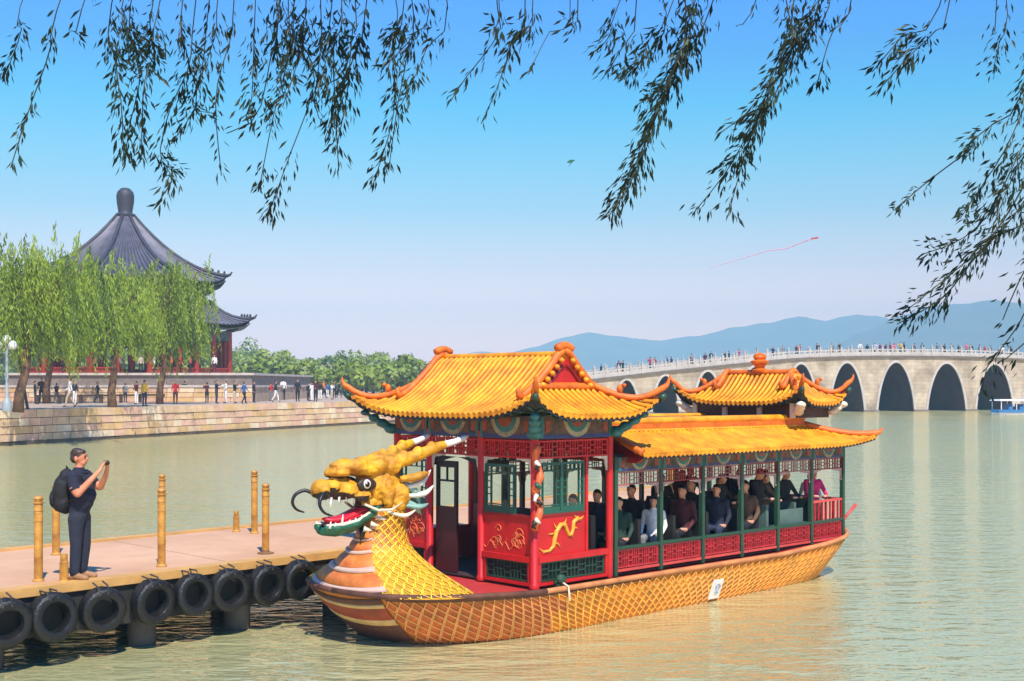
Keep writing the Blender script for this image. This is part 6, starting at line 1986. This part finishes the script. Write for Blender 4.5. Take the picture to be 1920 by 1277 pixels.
ST = [
    ([(120, -20), (95, 90), (60, 190), (40, 250), (20, 315)], .45, .02), ([(50, -20), (40, 60), (5, 150)], .6, .03), ([(165, -20), (145, 65)], .7, .03),
    ([(215, -20), (218, 120), (228, 200), (232, 300)], .9, .045), ([(250, -20), (255, 100), (262, 150), (240, 250), (235, 310)], 1.0, .05), ([(290, -20), (290, 90), (270, 160), (265, 300)], 1.0, .05), ([(305, -20), (285, 60), (280, 90)], 1.2, .05), ([(235, -20), (245, 60), (255, 95)], 1.2, .05),
    ([(370, -20), (355, 120), (320, 200), (300, 290), (325, 330), (290, 390)], .95, .04), ([(345, -20), (350, 100), (370, 190), (320, 270)], .9, .05), ([(395, -20), (380, 120), (360, 200), (400, 212)], .9, .045), ([(410, -20), (405, 60), (375, 150)], 1.0, .05),
    ([(440, -20), (435, 60), (405, 180), (415, 330)], .35, .02), ([(480, -20), (475, 120), (470, 200), (455, 220)], .9, .045), ([(525, -20), (505, 120), (480, 220), (425, 250)], .8, .04), ([(520, -20), (520, 110), (545, 140)], 1.2, .05),
    ([(540, -20), (545, 80), (530, 150), (510, 230), (485, 360)], 1.1, .045), ([(575, -20), (560, 60), (590, 150), (540, 300), (500, 410)], .9, .04), ([(600, -20), (600, 100), (590, 200), (612, 235)], .9, .05), ([(555, -20), (560, 100), (530, 200)], 1.2, .05),
    ([(640, -20), (625, 90), (630, 220), (635, 320)], .9, .045), ([(690, -20), (670, 90), (640, 160), (615, 240)], 1.4, .05), ([(665, -20), (660, 60), (650, 180), (628, 290)], .9, .045), ([(625, -20), (620, 70), (600, 160)], 1.2, .05),
    ([(740, -20), (735, 70), (740, 150), (735, 230), (698, 350)], 1.0, .045), ([(770, -20), (760, 120), (745, 200), (730, 310)], 1.0, .045), ([(835, -20), (800, 90), (775, 150), (750, 200)], .9, .045), ([(800, -20), (780, 60), (715, 130)], .9, .045), ([(760, -20), (740, 60), (728, 130)], 1.1, .05),
    ([(930, -20), (935, 60), (870, 150), (845, 190)], .5, .03), ([(985, -20), (960, 80), (930, 170), (902, 232)], .6, .03), ([(1000, -20), (965, 60), (950, 110)], .8, .04), ([(935, -20), (925, 50)], 1.0, .05), ([(1085, -20), (1030, 60), (990, 140)], .45, .03), ([(1070, -20), (1055, 30)], .8, .04),
    ([(1170, -20), (1150, 60), (1110, 100)], 1.0, .05), ([(1195, -20), (1170, 80), (1135, 140)], .9, .05), ([(1240, -20), (1225, 60), (1185, 130)], .9, .05), ([(1270, -20), (1240, 70), (1170, 150)], .9, .05),
    ([(1310, -20), (1280, 100), (1230, 220), (1190, 310), (1140, 410)], 2.0, .055), ([(1285, -20), (1270, 110), (1215, 250), (1180, 350), (1150, 390)], 1.8, .05), ([(1345, -20), (1300, 80), (1245, 160), (1190, 200)], 1.1, .05), ([(1300, -20), (1260, 130), (1210, 260)], 1.3, .05),
    ([(1425, -20), (1380, 50)], .5, .02), ([(1515, -20), (1480, 100), (1420, 210), (1370, 310), (1300, 400)], 1.5, .05), ([(1490, -20), (1490, 80), (1440, 180), (1400, 280), (1365, 405)], 1.6, .05), ([(1540, -20), (1500, 80), (1440, 200), (1390, 260)], 1.3, .05), ([(1470, -20), (1480, 60), (1420, 190), (1350, 250)], .9, .05), ([(1600, -20), (1560, 60), (1530, 165)], .5, .03), ([(1560, -20), (1530, 40), (1490, 100)], 1.1, .05),
    ([(1785, -20), (1760, 50), (1700, 110), (1640, 178)], .9, .035), ([(1770, -20), (1690, 70), (1635, 135)], .7, .03), ([(1885, -20), (1870, 90), (1862, 135)], .8, .05), ([(1870, -20), (1865, 60)], .8, .05),
    ([(1950, 40), (1905, 200), (1850, 240), (1805, 285)], 1.1, .05), ([(1950, 130), (1890, 270), (1840, 350), (1800, 410)], 1.2, .05), ([(1960, 190), (1905, 300), (1855, 400), (1800, 450), (1735, 475)], 1.3, .05), ([(1960, 270), (1890, 400), (1815, 500), (1765, 560), (1682, 608)], 1.2, .05), ([(1960, 320), (1880, 430), (1800, 500), (1690, 590)], 1.3, .05), ([(1820, 280), (1740, 340), (1675, 395)], .6, .025), ([(1960, 400), (1900, 430), (1850, 450), (1820, 480)], 1.0, .05), ([(1960, 220), (1900, 330), (1860, 430)], 1.2, .06),
    ([(1960, 430), (1905, 540), (1880, 600)], .9, .05), ([(1960, 480), (1915, 600), (1850, 690), (1840, 740)], .8, .06), ([(1960, 520), (1925, 640), (1870, 680)], .7, .06)]
for i, (pts, dn, wd) in enumerate(ST):
    strand(pts, 4.2 + rng.uniform(-.5, .5), dn * 7.0, wd * 1.0, .92, pts[0][1] < 0)
# unseen crown overhead, a leaf mass added to shade the hanging strands
cr = MB()
for _ in range(9000):
    x, y = rng.uniform(-8.6, .8), rng.uniform(-1.2, 3.9)
    z = rng.uniform(3.95, 5.2) + .12 * y
    c = Vector((x, y, z))
    d = Vector((rng.gauss(0, .5), rng.gauss(0, .5), -1)).normalized() * rng.uniform(.06, .11)
    wv = d.cross(Vector((rng.gauss(0, 1), rng.gauss(0, 1), rng.gauss(0, 1)))).normalized() * .02
    cr.add([c, c + d * .5 + wv, c + d, c + d * .5 - wv], [(0, 1, 2, 3)], 0)
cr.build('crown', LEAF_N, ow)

# ------------------------------------------------------------------ kites
kg = empty('kite', dpt(1070, 303, 90))
tag(kg, 'small dark green kite high above the bridge', 'kite')
MB().add([(-.32, 0, -.05), (0, -.04, .14), (.34, 0, .10), (.02, -.04, -.16)], [(0, 1, 2, 3)]).add([(-.32, .02, -.05), (0, -.02, .14), (.34, .02, .10), (.02, -.02, -.16)], [(3, 2, 1, 0)]).build('sail', mat('kite_green', srgb(20, 90, 70), 0.7), kg)
MB().tube([(.02, -.02, -.16), (-.1, 0, -.3), (-.16, 0, -.34)], .015, 4).build('tail', mat('kite_green_tail', srgb(20, 70, 60), 0.7), kg)
kr = empty('kite', dpt(1527, 447, 90))
tag(kr, 'tiny red kite with a long trailing tail above the hills', 'kite')
MB().hexa([(-.28, -.02, -.10), (.28, -.02, -.02), (.28, .02, -.02), (-.28, .02, -.10), (-.25, -.02, .02), (.25, -.02, .12), (.25, .02, .12), (-.25, .02, .02)]).build('sail', mat('kite_red', srgb(170, 60, 80), 0.7), kr)
MB().tube([dpt(x, y, 90) - dpt(1527, 447, 90) for x, y in ((1518, 449), (1500, 456), (1475, 466), (1440, 470), (1400, 482), (1360, 494), (1330, 502))], [.045, .04, .035, .03, .025, .02, .012], 4).build('tail', mat('kite_tail_rose', srgb(190, 140, 160), 0.7), kr)

# ------------------------------------------------------------------ haze
def haze_mat():
    m = bpy.data.materials.new('haze_air')
    m.use_nodes = True
    n, l = m.node_tree.nodes, m.node_tree.links
    n.remove(n['Principled BSDF'])
    v = n.new('ShaderNodeVolumePrincipled')
    v.inputs['Color'].default_value = (0.46, 0.76, 0.88, 1)
    v.inputs['Density'].default_value = 0.00056
    v.inputs['Anisotropy'].default_value = -0.4
    l.new(v.outputs[0], n['Material Output'].inputs['Volume'])
    return m
o = MB().box(-3850, 3850, -70, 3800, -2.0, 240).build('haze', haze_mat())
tag(o, 'pale blue haze over the lake and hills', 'haze', kind='stuff')
